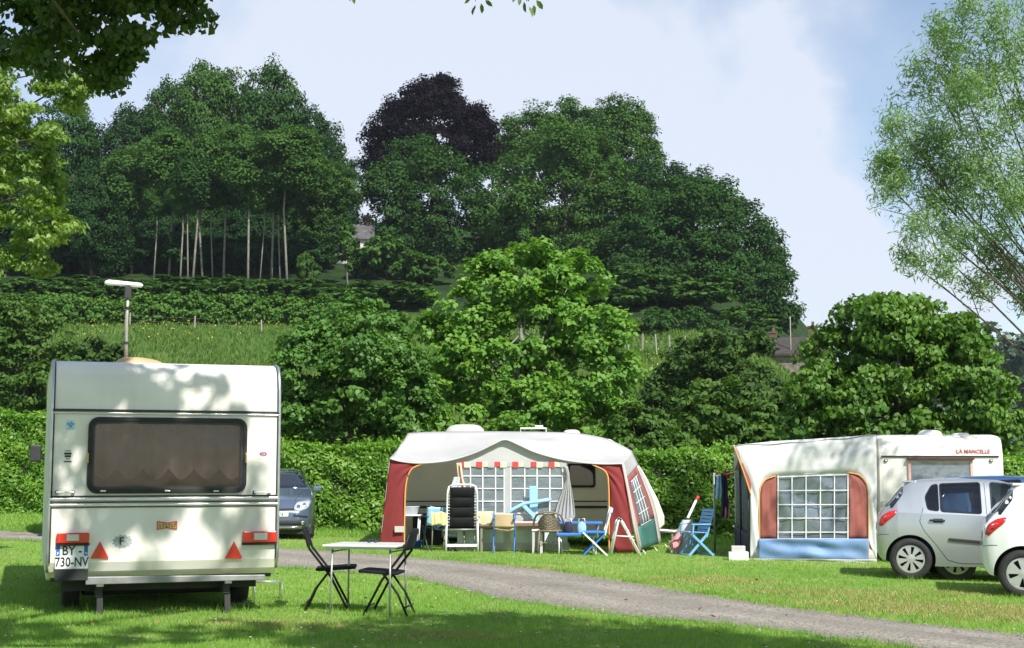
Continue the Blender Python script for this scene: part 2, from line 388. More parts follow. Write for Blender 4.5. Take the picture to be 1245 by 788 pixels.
leafmat('leaf_laurel', (0.095, 0.235, 0.018), (0.26, 0.44, 0.06), .36, .42, .4)
leafmat('leaf_far', (0.045, 0.09, 0.045), (0.08, 0.135, 0.065), .2)  # bluish tint puts some of the distance haze into the leaf colour
leafmat('flower', (0.55, 0.42, 0.02), (0.62, 0.55, 0.10), .2)
pmat('bark', (0.10, 0.08, 0.06), .9, var=.4, vscale=8, bump=.8, bscale=25)
pmat('bark_pale', (0.21, 0.195, 0.16), .9, var=.35, vscale=3, bump=.4, bscale=15)
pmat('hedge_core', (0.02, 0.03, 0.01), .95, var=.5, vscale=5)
pmat('weathered_wood', (0.30, 0.27, 0.22), .9, var=.3, vscale=6)
pmat('stone', (0.22, 0.19, 0.145), .9, var=.4, vscale=3, bump=.6, bscale=6)
pmat('slate', (0.10, 0.095, 0.10), .7, var=.35, vscale=2)
pmat('roof_brown', (0.05, 0.04, 0.036), .8, var=.3, vscale=2)
pmat('render', (0.55, 0.54, 0.50), .9, var=.2, vscale=1)
pmat('brick', (0.14, 0.085, 0.065), .9, var=.3, vscale=4)
pmat('dark_hole', (0.012, 0.012, 0.012), .9)
# ---------------------------------------------------------------- ground
xs = np.unique(np.r_[np.linspace(-420, -60, 19), np.linspace(-60, 60, 81), np.linspace(60, 420, 19), -20, 20])
ys = np.unique(np.r_[np.linspace(-80, 46, 22), np.linspace(46, 170, 63), np.linspace(170, 330, 33), np.linspace(330, 1500, 14)])
GX, GY = np.meshgrid(xs, ys); GZ = terr(GX, GY); nx, ny = len(xs), len(ys)
idx = np.arange(nx * ny).reshape(ny, nx)
F = np.stack([idx[:-1, :-1], idx[:-1, 1:], idx[1:, 1:], idx[1:, :-1]], -1).reshape(-1, 4)
gnd = link('ground', mesh_np('ground', np.stack([GX, GY, GZ], -1).reshape(-1, 3), F, None, 'lawn', smooth=True)); gnd['kind'] = 'structure'
far_px = [(-140, 640), (0, 645.5), (100, 650), (345, 667), (500, 678), (671, 694), (807, 716), (943, 738), (1079, 755), (1245, 773), (1420, 792)]
near_px = [(-140, 650), (0, 655), (50, 658), (345, 690), (495, 702), (604, 727), (739, 747), (841, 756), (943, 766), (1079, 784), (1245, 808), (1420, 835)]
EF = resample([hit(*p)[:2] for p in far_px], 300); EN = resample([hit(*p)[:2] for p in near_px], 300)
rg = np.random.default_rng(4)
def wob(n, a):
    w = rg.normal(size=n); w = np.convolve(w, np.ones(5) / 5, 'same') + 0.5 * rg.normal(size=n); return w * a
EF[:, 1] += wob(300, .09); EN[:, 1] += wob(300, .07)
RV = []; RF = []; RA = []; KX = 13
for i in range(300):
    for k in range(KX):
        t = k / (KX - 1); q = EF[i] * (1 - t) + EN[i] * t; rut = math.exp(-((t - .27) / .09) ** 2) + math.exp(-((t - .73) / .09) ** 2)
        RV.append((q[0], q[1], -0.02 * np.clip(q[0], -20, 20) + .004 + .030 * math.sin(t * math.pi) - .012 * rut + .004 * math.sin(i * 1.7 + k * 2.3) * math.sin(t * math.pi)))
for i in range(299):
    for k in range(KX - 1):
        t = (k + .5) / (KX - 1); RF.append((i * KX + k, (i + 1) * KX + k, (i + 1) * KX + k + 1, i * KX + k + 1)); RA.append(min(1, math.exp(-((t - .27) / .11) ** 2) + math.exp(-((t - .73) / .11) ** 2)) * (.75 + .25 * math.sin(i * .21)))
road = link('gravel_road', mesh_np('gravel_road', np.array(RV), np.array(RF), np.array(RA), 'gravel', True)); road['kind'] = 'structure'
m = MATS['gravel']; t = m.node_tree; pb = t.nodes['Principled BSDF']; src = pb.inputs['Base Color'].links[0].from_socket
at_ = t.nodes.new('ShaderNodeAttribute'); at_.attribute_name = 'rnd'; mr_ = t.nodes.new('ShaderNodeMapRange'); mr_.inputs[3].default_value = .84; mr_.inputs[4].default_value = 1.14; t.links.new(at_.outputs['Fac'], mr_.inputs[0])
vm = t.nodes.new('ShaderNodeVectorMath'); vm.operation = 'SCALE'; t.links.new(src, vm.inputs[0]); t.links.new(mr_.outputs[0], vm.inputs['Scale']); t.links.new(vm.outputs[0], pb.inputs['Base Color'])
def in_road(x, y):
    poly = np.r_[EF, EN[::-1]]; c = np.zeros(len(x), bool); j = len(poly) - 1
    for i in range(len(poly)):
        xi, yi = poly[i]; xj, yj = poly[j]
        m = ((yi > y) != (yj > y))
        if abs(yj - yi) > 1e-12: c ^= m & (x < (xj - xi) * (y - yi) / (yj - yi) + xi)
        j = i
    return c
# loose stones on the gravel
rng = np.random.default_rng(8)
ii = rng.integers(0, 300, 9000); kk = rng.random(9000); sx = EF[ii] * (1 - kk[:, None]) + EN[ii] * kk[:, None] + rng.normal(size=(9000, 2)) * .06
sx = sx[(sx[:, 1] < 26)]; n = len(sx); r = rng.uniform(.008, .022, (n, 1))
B0 = np.c_[sx, -0.02 * np.clip(sx[:, 0], -20, 20) + .012]
offs = np.array([(1, 0, 0), (-.5, .86, 0), (-.5, -.86, 0), (0, 0, .9)])
V = (B0[:, None, :] + offs[None] * r[:, None, :] * rng.uniform(.7, 1.3, (n, 4, 1))).reshape(-1, 3)
F = (np.arange(n)[:, None, None] * 4 + np.array([(0, 1, 3), (1, 2, 3), (2, 0, 3)])[None]).reshape(-1, 3)
tag(link('loose_gravel', mesh_np('loose_gravel', V, F, None, 'gravel')), 'small loose stones scattered over the grey gravel road', 'gravel', kind='stuff')
# ---------------------------------------------------------------- lawn grass
rng = np.random.default_rng(2)
def grass(n, y0, y1, h, w, dens_pow=1.6):
    u = rng.random(n); yy = (y0 ** (1 - dens_pow) + u * (y1 ** (1 - dens_pow) - y0 ** (1 - dens_pow))) ** (1 / (1 - dens_pow))
    xx = rng.uniform(-.40, .40, n) * (yy + 1.5); ok = ~in_road(xx + rng.normal(size=n) * .10, yy + rng.normal(size=n) * .16); xx, yy = xx[ok], yy[ok]; n = len(xx)
    tuft = np.sin(xx * 3.1 + 2 * np.sin(yy * 1.7)) * np.sin(yy * 2.7 + np.sin(xx * 2.2)) * .5 + .5
    hh = h * rng.uniform(.5, 1.25, n) * (0.65 + .7 * tuft); a = rng.uniform(0, 2 * math.pi, n); le = rng.uniform(.1, .9, n) * hh; b = rng.uniform(0, 2 * math.pi, n)
    z = -0.02 * np.clip(xx, -20, 20); ww = w * (yy / 13) ** .5
    P = np.stack([xx, yy, z - .004], 1); d = np.stack([np.cos(a), np.sin(a), 0 * a], 1) * (ww / 2)[:, None]
    tip = P + np.stack([np.cos(b) * le, np.sin(b) * le, hh], 1)
    V = np.stack([P - d, P + d, tip], 1).reshape(-1, 3)
    return V, np.clip(rng.random(n) * .6 + tuft * .3 + rng.normal(size=n) * .1, 0, 1)
V1, r1 = grass(330000, 10.5, 34, .042, .0075); V2, r2 = grass(60000, 30, 47, .08, .02, 1.2)
V = np.r_[V1, V2]; tag(link('lawn_grass', mesh_np('lawn_grass', V, np.arange(len(V)).reshape(-1, 3), np.r_[r1, r2], 'grass_blade')), 'short mown grass of the camping field', 'grass', kind='stuff')
pmat('daisy_petal', (.78, .78, .74), .8)
dz = rng.uniform(0, 1, (130, 2)); dy_ = 11.5 + dz[:, 0] ** 1.5 * 11; dx_ = (dz[:, 1] - .5) * .8 * dy_; okd = ~in_road(dx_, dy_); dx_, dy_ = dx_[okd], dy_[okd]
C = np.stack([dx_, dy_, -0.02 * dx_ + .045], 1); V = []; F = []
for c_ in C:
    k0 = len(V); V.append(c_ + (0, 0, .004)); V += [c_ + (.013 * math.cos(t * .785), .013 * math.sin(t * .785), 0) for t in range(8)]; F += [(k0, k0 + 1 + t, k0 + 1 + (t + 1) % 8) for t in range(8)]
tag(link('daisies', mesh_np('daisies', np.array(V), np.array(F), None, 'daisy_petal')), 'tiny white daisies dotted over the mown grass', 'daisies', kind='stuff')
TF = []; TR = []
def tufts(cx, cy, sx_, sy_, k, h):
    q_ = rng.normal(size=(k, 2)) * (sx_, sy_) + (cx, cy); q_ = q_[~in_road(q_[:, 0], q_[:, 1])]; k = len(q_)
    P0 = np.c_[q_, terr(q_[:, 0], q_[:, 1]) - .003]; a_ = rng.uniform(0, 6.28, k); b_ = rng.uniform(0, 6.28, k); d_ = np.c_[np.cos(a_), np.sin(a_), 0 * a_] * .005; h_ = rng.uniform(.4, 1.2, k) * h; l_ = rng.uniform(.2, .8, k) * h_
    TF.append(np.stack([P0 - d_, P0 + d_, P0 + np.c_[np.cos(b_) * l_, np.sin(b_) * l_, h_]], 1).reshape(-1, 3)); TR.append(rng.random(k) * .6)
for px, py in ((118, 742), (280, 744), (86, 738), (300, 738), (420, 742), (488, 746), (378, 737), (432, 740), (497, 747), (915, 682), (1060, 683), (980, 682), (1108, 707), (1240, 728), (1165, 700), (470, 664), (760, 671), (800, 668)):
    g_ = hit(px, py); tufts(g_.x, g_.y, .12, .10, 60, .09)
for i in range(240):
    t_ = i / 239; tufts(float(np.interp(t_, [0, 1], [-5.4, 14.0])), 32.6 + .3 * math.sin(i), .15, .12, 26, .16)
for i in range(150):
    j = rng.integers(20, 280); e_ = (EF if i % 2 else EN)[j]; tufts(e_[0], e_[1] + (.12 if i % 2 else -.12), .12, .06, 40, .075)
for i in range(40):
    y_ = rng.uniform(12, 24); tufts(rng.uniform(-.36, .36) * y_, y_, .10, .10, 45, .075)
TF = np.concatenate(TF); tag(link('grass_tufts', mesh_np('grass_tufts', TF, np.arange(len(TF)).reshape(-1, 3), np.concatenate(TR), 'grass_blade')), 'longer uncut grass tufts along edges and around legs', 'grass', kind='stuff')
leafmat('leaf_litter', (0.16, 0.10, 0.035), (0.22, 0.22, 0.06), .1, .7, .1)
k = 130; y_ = rng.uniform(11.5, 20, k); x_ = rng.uniform(-.40, .25, k) * y_; C = np.c_[x_, y_, -0.02 * x_ + .04]
tag(link('fallen_leaves', leaves_mesh('fallen_leaves', C, np.c_[rng.normal(size=(k, 2)) * .4, np.ones(k)], .055, .035, rng, rng.random(k), 'leaf_litter', 0)), 'a few fallen leaves lying in the short grass', 'leaves', kind='stuff')
leafmat('straw', (0.30, 0.25, 0.10), (0.48, 0.40, 0.20), .2, .8, .05)
V3 = []
for px, py, rx_, ry_, k in ((1120, 738, 1.5, .8, 5200), (1215, 748, 1.2, .7, 4200), (1010, 722, 1.2, .7, 2600), (860, 706, 1.1, .8, 2200), (1190, 722, 1.0, .5, 2200), (620, 690, 1.0, .5, 900), (330, 760, .8, .4, 1200), (560, 775, .8, .3, 900)):
    g_ = hit(px, py); q_ = rng.normal(size=(k, 2)) * (rx_ * .55, ry_ * .6) + (g_.x, g_.y); q_ = q_[~in_road(q_[:, 0], q_[:, 1])]; k = len(q_)
    P0 = np.c_[q_, -0.02 * q_[:, 0] - .002]; a_ = rng.uniform(0, 6.28, k); b_ = rng.uniform(0, 6.28, k); d_ = np.c_[np.cos(a_), np.sin(a_), 0 * a_] * .006; h_ = rng.uniform(.02, .048, k); l_ = rng.uniform(.3, 1.2, k) * h_
    V3.append(np.stack([P0 - d_, P0 + d_, P0 + np.c_[np.cos(b_) * l_, np.sin(b_) * l_, h_]], 1).reshape(-1, 3))
V3 = np.concatenate(V3); tag(link('dry_grass', mesh_np('dry_grass', V3, np.arange(len(V3)).reshape(-1, 3), rng.random(len(V3) // 3), 'straw')), 'patches of dry straw coloured grass in the lawn', 'grass', kind='stuff')
n = 110000; yy = rng.uniform(50, 112, n); xx = rng.uniform(-.40, .25, n) * yy; z = terr(xx, yy); cl = np.sin(xx * .5) * np.sin(yy * .33 + xx * .2) * .5 + .5
ok = rng.random(n) < .25 + .75 * cl; xx, yy, z, cl = xx[ok], yy[ok], z[ok], cl[ok]; n = len(xx)
C = np.stack([xx, yy, z + .11], 1); m_rnd = np.clip(rng.random(n) * .7 + cl * .3, 0, 1)
leafmat('meadow_blade', (0.05, 0.118, 0.02), (0.125, 0.195, 0.042), .2, .8, .05)  # blades darkened like the pasture, cloud shade in the colour
me = leaves_mesh('meadow_grass', C, np.c_[rng.normal(size=(n, 2)), .3 * np.ones(n)], .34, .09, rng, m_rnd, 'meadow_blade', 0, T=np.c_[rng.normal(size=(n, 2)) * .35, np.ones(n)])
tag(link('meadow_grass', me), 'tall rough grass on the sloping pasture', 'grass', kind='stuff')
fl = []
for k in range(200):
    p = hit(rng.uniform(90, 345), 392 + abs(rng.normal()) * 12 + rng.random() * 4); fl.append((p.x, p.y, p.z + rng.uniform(.3, .55)))
for k in range(60):
    p = hit(rng.uniform(770, 850), rng.uniform(420, 465)); fl.append((p.x, p.y, p.z + rng.uniform(.3, .5)))
fl = np.array(fl); me = leaves_mesh('wildflowers', fl, rng.normal(size=fl.shape) + (0, -1, .6), .09, .08, rng, rng.random(len(fl)), 'flower', 0)
tag(link('wildflowers', me), 'yellow wildflowers scattered in the sloping pasture', 'wildflowers', kind='stuff')
# ---------------------------------------------------------------- trees
def sprout(lobes, seed, k=3):      # smaller lobes budding from the big ones break the outline
    r = random.Random(seed + 500); out = list(lobes)
    for x, y, z, a, b, c in lobes:
        for i in range(k):
            v = Vector((r.gauss(0, 1), r.gauss(0, 1), r.gauss(.25, 1))).normalized(); q = r.uniform(.26, .5); d = r.uniform(.75, 1.0)
            out.append((x + v.x * a * d, y + v.y * b * d, z + v.z * c * d, a * q, b * q, c * q))
    return out
def plobes(Y, lst, seed, dy=1.0, org=None):
    r = random.Random(seed); out = []
    for px, py, rp in lst:
        yy = Y + r.uniform(-dy, dy); p = at(px, py, yy); k = yy / FPX * rp
        q = p - org if org is not None else p; out.append((q.x, q.y, q.z, k, k * 1.05, k))
    return out
def ptree(name, label, cat, Y, bx, lst, n, L, Wd, mat, seed, clump, trunk=.16, bark='bark', group=None, dy=1.0, loc=None, limbs=True, **kw):
    b = at(bx, 571, Y); b.z = tz(b.x, b.y)
    if loc is not None: b = Vector(loc)
    t = thing(name, label, cat, b, group=group)
    lobes = plobes(Y, lst, seed, dy, b)
    k_ = kw.pop('buds', 3)
    link('crown', crown(name + '_crown', sprout(lobes, seed, k_), n, L, Wd, seed, mat, clump, **kw), None, t)
    if limbs:
        hi = max(lobes, key=lambda q: q[2]); mid = Vector(np.mean(np.array(lobes)[:, :3], 0))
        trunk_mb((0, 0, -.2), (mid.x * .8, mid.y * .8, (hi[2] + mid.z) / 2), trunk, trunk * .3, seed, [q[:3] for q in lobes]).build('trunk', bark, t, True)
    return t
HW = 'trees of the wooded hillside'
ptree('maple_tree', 'big bright green leafy tree directly behind the open striped awning', 'tree', 40, 645,
      [(640, 330, 38), (600, 350, 38), (690, 350, 45), (565, 388, 46), (650, 400, 60), (722, 400, 42), (545, 440, 45), (610, 460, 65), (690, 460, 60), (738, 455, 38), (525, 490, 42), (580, 510, 50), (650, 515, 55), (720, 505, 50), (748, 520, 28), (492, 522, 34), (510, 472, 30)],
      46000, .165, .12, 'leaf_maple', 11, .36, .15, 'bark_pale', buds=2, up=.7, droop=.35, rho=(.7, 1.08))
ptree('rounded_tree', 'rounded mid green tree between the near caravan and the open awning', 'tree', 37, 425,
      [(432, 392, 32), (398, 412, 36), (462, 418, 36), (372, 450, 42), (430, 455, 58), (478, 450, 42), (362, 498, 38), (410, 510, 55), (468, 510, 52), (498, 492, 32), (350, 525, 28)],
      40000, .13, .095, 'leaf_round', 12, .28, .13)
ptree('lime_tree', 'broad dark green tree with drooping leaves behind the right caravan', 'tree', 36, 1095,
      [(1090, 384, 30), (1050, 404, 38), (1126, 408, 36), (1018, 440, 42), (1090, 440, 60), (1160, 442, 42), (1000, 488, 42), (1060, 495, 60), (1130, 495, 60), (1192, 488, 42), (1215, 525, 32), (985, 530, 38), (1050, 540, 45), (1130, 540, 45)],
      52000, .155, .105, 'leaf_lime', 13, .32, .15, droop=.9, up=.45)
ptree('dark_bush', 'dull dark green bush on the slope below the stone house', 'bush', 54, 872,
      [(870, 428, 24), (838, 442, 30), (902, 440, 34), (818, 478, 32), (870, 485, 48), (920, 478, 38), (940, 512, 34), (798, 500, 20)], 14000, .22, .12, 'leaf_dark', 14, .4, .1)
ptree('leafy_shrub', 'lighter green shrub standing in front of the dark bush', 'bush', 43, 872,
      [(858, 492, 26), (890, 498, 32), (832, 515, 32), (870, 530, 40), (918, 525, 30), (930, 545, 24)], 12000, .18, .14, 'leaf_mid', 15, .3, .08)
ptree('leafy_shrub', 'low shrub beside the hedge right of the open awning', 'bush', 39, 795,
      [(795, 530, 28), (770, 518, 22), (818, 545, 24), (760, 545, 22)], 6000, .16, .12, 'leaf_mid', 16, .26, .07)
ptree('hillside_bush', 'dense dark bush above the hedge at the left edge', 'bush', 62, 25,
      [(15, 395, 32), (50, 420, 36), (10, 450, 46), (75, 460, 28), (45, 480, 40), (95, 482, 18), (-30, 420, 50)], 22000, .19, .135, 'leaf_mid', 17, .42, .12)
ptree('hillside_bush', 'lighter bush on the meadow edge behind the near caravan roof', 'bush', 74, 118,
      [(105, 435, 26), (135, 442, 20), (85, 440, 22), (118, 455, 28)], 5000, .24, .17, 'leaf_dark', 18, .4, .08)
# hillside wood, left block
tmpl = []
for i, (rx, rz, k, n, m) in enumerate([(5.0, 6.0, 16, 15000, 'leaf_hill'), (4.4, 5.2, 14, 13000, 'leaf_hill_light'), (4.8, 7.2, 18, 16000, 'leaf_hill_deep'), (3.3, 4.6, 12, 9000, 'leaf_hill_light'), (3.1, 4.4, 12, 9000, 'leaf_hill'), (5.2, 6.5, 17, 15000, 'leaf_hill_light')]):
    lob = rlobes(40 + i, rx, rz, 0, k, .66, (.30, .46))
    me = crown('hill_crown', lob, int(n * 2.5), .28, .205, 60 + i, m, .95, up=.6, rho=(.68, 1.1), inner=.05)
    tmpl.append((me, rx, rz, lob))
ORD_ = ['first', 'second', 'third', 'fourth', 'fifth', 'sixth', 'seventh', 'eighth', 'ninth', 'tenth', 'eleventh', 'twelfth', 'thirteenth']
def hill_tree(px, top, bot, wid, Y, ti, label, bark='bark', tr=.2, name='woodland_tree', cat='tree', seed=0, base_py=None):
    me, rx, rz, lob = tmpl[ti]
    pt, pb = at(px, top, Y), at(px, bot, Y); g = tz(pt.x, Y); h = (pt.z - pb.z) / 2; zc = (pt.z + pb.z) / 2 - g
    t = thing(name, label, cat, (pt.x, Y, g), 0, HW)
    c = link('crown', me, None, t); c.location = (0, 0, zc); w = wid / 2 * Y / FPX
    c.scale = (w / rx * 1.02, w / rx * 1.02, h / rz); c.rotation_euler = (0, 0, seed * 1.7)
    rr = random.Random(seed + px); sx = rr.uniform(-.5, .5)
    pts = [(0, 0, -.5), (sx * .5, 0, zc * .3), (sx, 0, zc * .62), (sx * .6, 0, zc), (sx * .2, 0, zc + h * .5)]
    mb = MB().tube(pts, [tr, tr * .8, tr * .7, tr * .5, tr * .2], 7)
    for k in range(6):
        a = rr.uniform(0, 6.28); z0 = zc + h * rr.uniform(-.6, .3); mb.tube([(sx * .8, 0, z0), (sx * .8 + math.cos(a) * w * .3, math.sin(a) * w * .3, z0 + h * .25), (sx * .8 + math.cos(a) * w * .6, math.sin(a) * w * .6, z0 + h * .4)], [tr * .4, tr * .25, tr * .1], 5)
    mb.build('trunk', bark, t, True)
    return t
spec = [  # px, top, bottom, width, Y, template, words
 (20, 95, 330, 120, 150, 2, 'deep green tree at the far left of the wood'), (85, 110, 320, 110, 156, 0, 'dark tree behind the sunlit branch on the wood edge'),
 (150, 112, 300, 100, 158, 2, 'tree crown rising just right of the hanging dark foliage'), (206, 92, 300, 105, 160, 0, 'tall crown on the wood skyline left of its highest tree'),
 (262, 66, 290, 110, 162, 5, 'highest crown on the skyline of the left wood'), (325, 74, 290, 115, 160, 0, 'second highest crown on the left wood skyline'),
 (372, 112, 320, 100, 158, 2, 'dark crown stepping down at the right of the left wood'), (404, 152, 330, 80, 152, 2, 'dark crown at the right end of the left wood beside the gap'),
 (165, 165, 285, 92, 138, 1, 'slender tree with a lighter crown at the left of the pale trunks'), (210, 150, 275, 92, 136, 3, 'slender lighter tree with a slightly leaning pale trunk'),
 (238, 175, 280, 70, 133, 4, 'slim woodland tree standing between two pale trunks'), (276, 140, 275, 95, 135, 1, 'slim tree with a wide light crown in the middle of the wood'),
 (305, 160, 270, 85, 131, 3, 'slender tree with the whitest straight trunk in the wood'), (333, 175, 280, 70, 134, 4, 'slim tree just left of the rightmost pale trunk'),
 (353, 148, 262, 105, 131, 1, 'slender tree with the rightmost pale trunk in the wood'), (395, 190, 300, 90, 136, 5, 'light crowned tree above the sloping grass by the gap'),
 (-35, 130, 330, 120, 150, 0, 'dark tree just outside the left end of the wood'), (-95, 160, 340, 130, 148, 2, 'deep green tree beyond the left end of the wood'),
 (60, 180, 345, 95, 132, 0, 'bushy dark tree low at the left wood edge'), (118, 190, 345, 90, 130, 2, 'dense dark tree with foliage down to the ground'),
]
for i, (px, a, b, w, Y, ti, lb) in enumerate(spec):
    pale = 'pale' in lb or 'slim' in lb or 'whitest' in lb or 'slender' in lb
    hill_tree(px, a, b - (10 if pale else 0), w, Y - (6 if pale else 0), ti, lb, 'bark_pale' if pale else 'bark', .13 if pale else .3, seed=i)
for i, (px, top, tr) in enumerate([(232, 262, .09), (250, 255, .12), (262, 250, .08), (318, 262, .07), (343, 265, .08), (190, 270, .08), (222, 268, .1)]):
    hill_tree(px, top - 55, top, 34, 127 + i % 3, 3, 'thin pole-like tree, ' + ORD_[i] + ' of the small crowned ones among the pale trunks', 'bark_pale', tr, 'young_woodland_tree', seed=30 + i)['group'] = 'thin young trees among the pale trunks'
for i in range(13):   # back rank closing the wood behind the trunks
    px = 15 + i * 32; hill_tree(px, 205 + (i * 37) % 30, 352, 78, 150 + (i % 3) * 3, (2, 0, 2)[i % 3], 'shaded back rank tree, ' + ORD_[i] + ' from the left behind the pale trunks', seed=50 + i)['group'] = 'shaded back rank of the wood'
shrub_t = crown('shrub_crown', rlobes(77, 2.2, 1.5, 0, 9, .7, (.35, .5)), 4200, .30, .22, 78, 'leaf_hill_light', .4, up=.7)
shrub_d = crown('shrub_crown', rlobes(78, 2.2, 1.5, 0, 9, .7, (.35, .5)), 5200, .28, .2, 79, 'leaf_hill_deep', .4, up=.4)  # deeper leaf colour stands for the shade behind the trunks
def shrub(px, py, w, h, Y, seed, label, group, mat=None):
    p = at(px, py, Y); g = tz(p.x, Y); t = thing('woodland_shrub', label, 'shrub', (p.x, Y, g), seed * 1.3, group)
    c = link('crown', mat or shrub_t, None, t); k = w / 2 * Y / FPX / 2.2; hz = h * Y / FPX / 3.0; c.scale = (k, k, hz); c.location = (0, 0, 1.3 * hz)
    MB().tube([(0, 0, -.2), (.1, 0, 1.0 * hz), (.2, .1, 1.8 * hz)], [.08, .06, .03], 6).build('stem', 'bark', t, True); return t
ORD = ['first', 'second', 'third', 'fourth', 'fifth', 'sixth', 'seventh', 'eighth', 'ninth', 'tenth', 'eleventh', 'twelfth', 'thirteenth', 'fourteenth', 'fifteenth']
for i in range(14):
    shrub(8 + i * 29, 350, 72, 24 + (i * 7) % 8, 117 + i % 2, i, ORD[i] + ' dark shrub from the left in the front row along the foot of the wood', 'shrubs along the foot of the wood')
for i in range(13):
    shrub(20 + i * 28, 350, 74, 17 + (i * 5) % 6, 121 + i % 2, 20 + i, ORD[i] + ' shrub from the left in the second row just below the pale trunks', 'shrubs just below the pale trunks')
for i in range(12):
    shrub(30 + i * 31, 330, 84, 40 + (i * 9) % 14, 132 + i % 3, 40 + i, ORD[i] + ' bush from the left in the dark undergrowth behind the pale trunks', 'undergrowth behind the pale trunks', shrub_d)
shrub(372, 335, 34, 46, 126, 40, 'lone light green shrub beside the rightmost pale trunk', None)
for px, py, w, h, Y, lb in [(690, 400, 110, 40, 117, 'undergrowth shrub low on the slope behind the bright tree'), (745, 408, 90, 36, 117, 'undergrowth shrub beside the bright tree above the pasture fence'), (905, 412, 90, 34, 118, 'undergrowth shrub at the right end under the big trees'), (420, 372, 110, 30, 116, 'low shrub on the slope under the slim young tree'), (490, 380, 100, 34, 116, 'low shrub behind the rounded tree'), (436, 336, 40, 30, 130, 'shrub in the gap below the grey hall roof'), (470, 345, 85, 62, 130, 'wide dark shrub under the trees right of the gap'), (515, 360, 70, 45, 127, 'dark shrub behind the top of the bright tree'),
                        (800, 392, 110, 46, 119, 'dark undergrowth shrub above the right pasture fence'), (850, 398, 110, 44, 119, 'undergrowth shrub at the foot of the big right trees'), (770, 375, 70, 40, 126, 'undergrowth shrub right of the bright tree')]:
    shrub(px, py, w, h, Y, int(px), lb, 'single shrubs on the hillside')
def htree(name, label, Y, bx, lst, n, mat, seed, L=.31, **kw):
    return ptree(name, label, 'tree', Y, bx, lst, int(n * 2.6), L, L * .72, mat, seed, kw.pop('clump', 1.05), kw.pop('trunk', .35), group=HW, dy=2.5, up=.6, rho=(.7, 1.08), buds=kw.pop('buds', 1), **kw)
for i, (px, tp_, w_) in enumerate([(462, 262, 40), (490, 240, 66), (535, 235, 75), (590, 240, 75), (640, 225, 80), (700, 230, 80), (755, 240, 70)]):
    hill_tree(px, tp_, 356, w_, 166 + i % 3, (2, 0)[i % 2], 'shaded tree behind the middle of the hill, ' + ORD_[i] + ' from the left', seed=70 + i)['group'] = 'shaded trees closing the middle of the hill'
htree('copper_beech', 'dark purple copper beech rising above the green hillside trees', 160, 525, [(525, 124, 28), (494, 137, 28), (558, 137, 30), (520, 160, 54), (576, 157, 23), (470, 165, 28), (458, 200, 20), (580, 182, 26), (545, 190, 44), (490, 205, 40), (505, 126, 24), (543, 124, 24), (500, 165, 42), (548, 170, 40)], 24000, 'leaf_copper', 21)
htree('woodland_tree', 'round green tree in front of the copper beech', 144, 530, [(502, 188, 26), (472, 228, 34), (535, 218, 40), (592, 238, 40), (482, 278, 42), (545, 278, 52), (600, 290, 42), (470, 318, 30), (530, 325, 40), (580, 335, 35)], 17000, 'leaf_hill', 22)
htree('sparse_tree', 'thin sparse crowned tree right of the copper beech with bare twigs', 165, 640, [(640, 158, 26), (618, 175, 24), (655, 140, 16), (630, 200, 30), (668, 175, 26)], 3800, 'leaf_hill_light', 23)
htree('woodland_tree', 'mid green crown closing the skyline behind the sparse tree', 166, 640, [(628, 165, 24), (655, 160, 26), (612, 190, 26), (680, 175, 30), (645, 200, 40), (710, 190, 34)], 9000, 'leaf_hill_light', 34)
htree('woodland_tree', 'wispy topped tree just left of the pale domed crown', 163, 690, [(690, 138, 18), (705, 150, 20), (680, 165, 24), (720, 170, 24), (700, 195, 36)], 5200, 'leaf_hill_light', 24)
htree('woodland_tree', 'domed lighter crown highest on the right hillside', 160, 755, [(752, 142, 26), (738, 158, 26), (772, 160, 22), (750, 180, 36), (775, 200, 32), (740, 215, 40)], 11000, 'leaf_hill_light', 25)
htree('woodland_tree', 'wide tree in the middle of the hill with an exposed leaning trunk', 142, 690, [(662, 205, 42), (722, 205, 42), (690, 180, 34), (692, 250, 56), (632, 262, 46), (745, 262, 45), (660, 310, 50), (720, 320, 46), (620, 320, 40)], 19000, 'leaf_hill_light', 26, trunk=.4)
htree('woodland_tree', 'dark crown behind the right hillside between domed crown and big tree', 156, 800, [(790, 222, 34), (810, 222, 26), (850, 232, 26), (770, 250, 44), (815, 245, 30), (800, 280, 40), (845, 240, 30)], 9000, 'leaf_hill_deep', 27)
htree('woodland_tree', 'large dense dark tree filling the right of the hill', 136, 820, [(830, 245, 32), (800, 285, 42), (850, 280, 45), (790, 330, 45), (845, 335, 52), (770, 345, 36), (820, 380, 34), (860, 380, 30), (760, 310, 36)], 18000, 'leaf_hill', 28)
htree('woodland_tree', 'large dark tree at the right end of the hill above the stone house', 137, 905, [(872, 248, 30), (905, 275, 32), (925, 305, 30), (885, 300, 45), (940, 345, 22), (900, 350, 48), (945, 385, 18), (925, 390, 34), (880, 390, 32)], 17000, 'leaf_hill', 29)
# slim young tree standing alone on the grass in the gap
htree('young_tree', 'slim young tree on the grass slope in front of the grey hall', 124, 421, [(421, 300, 16), (410, 310, 10), (432, 308, 12), (422, 285, 10)], 900, 'leaf_hill_light', 31, trunk=.07, bark='bark_pale', clump=.4)
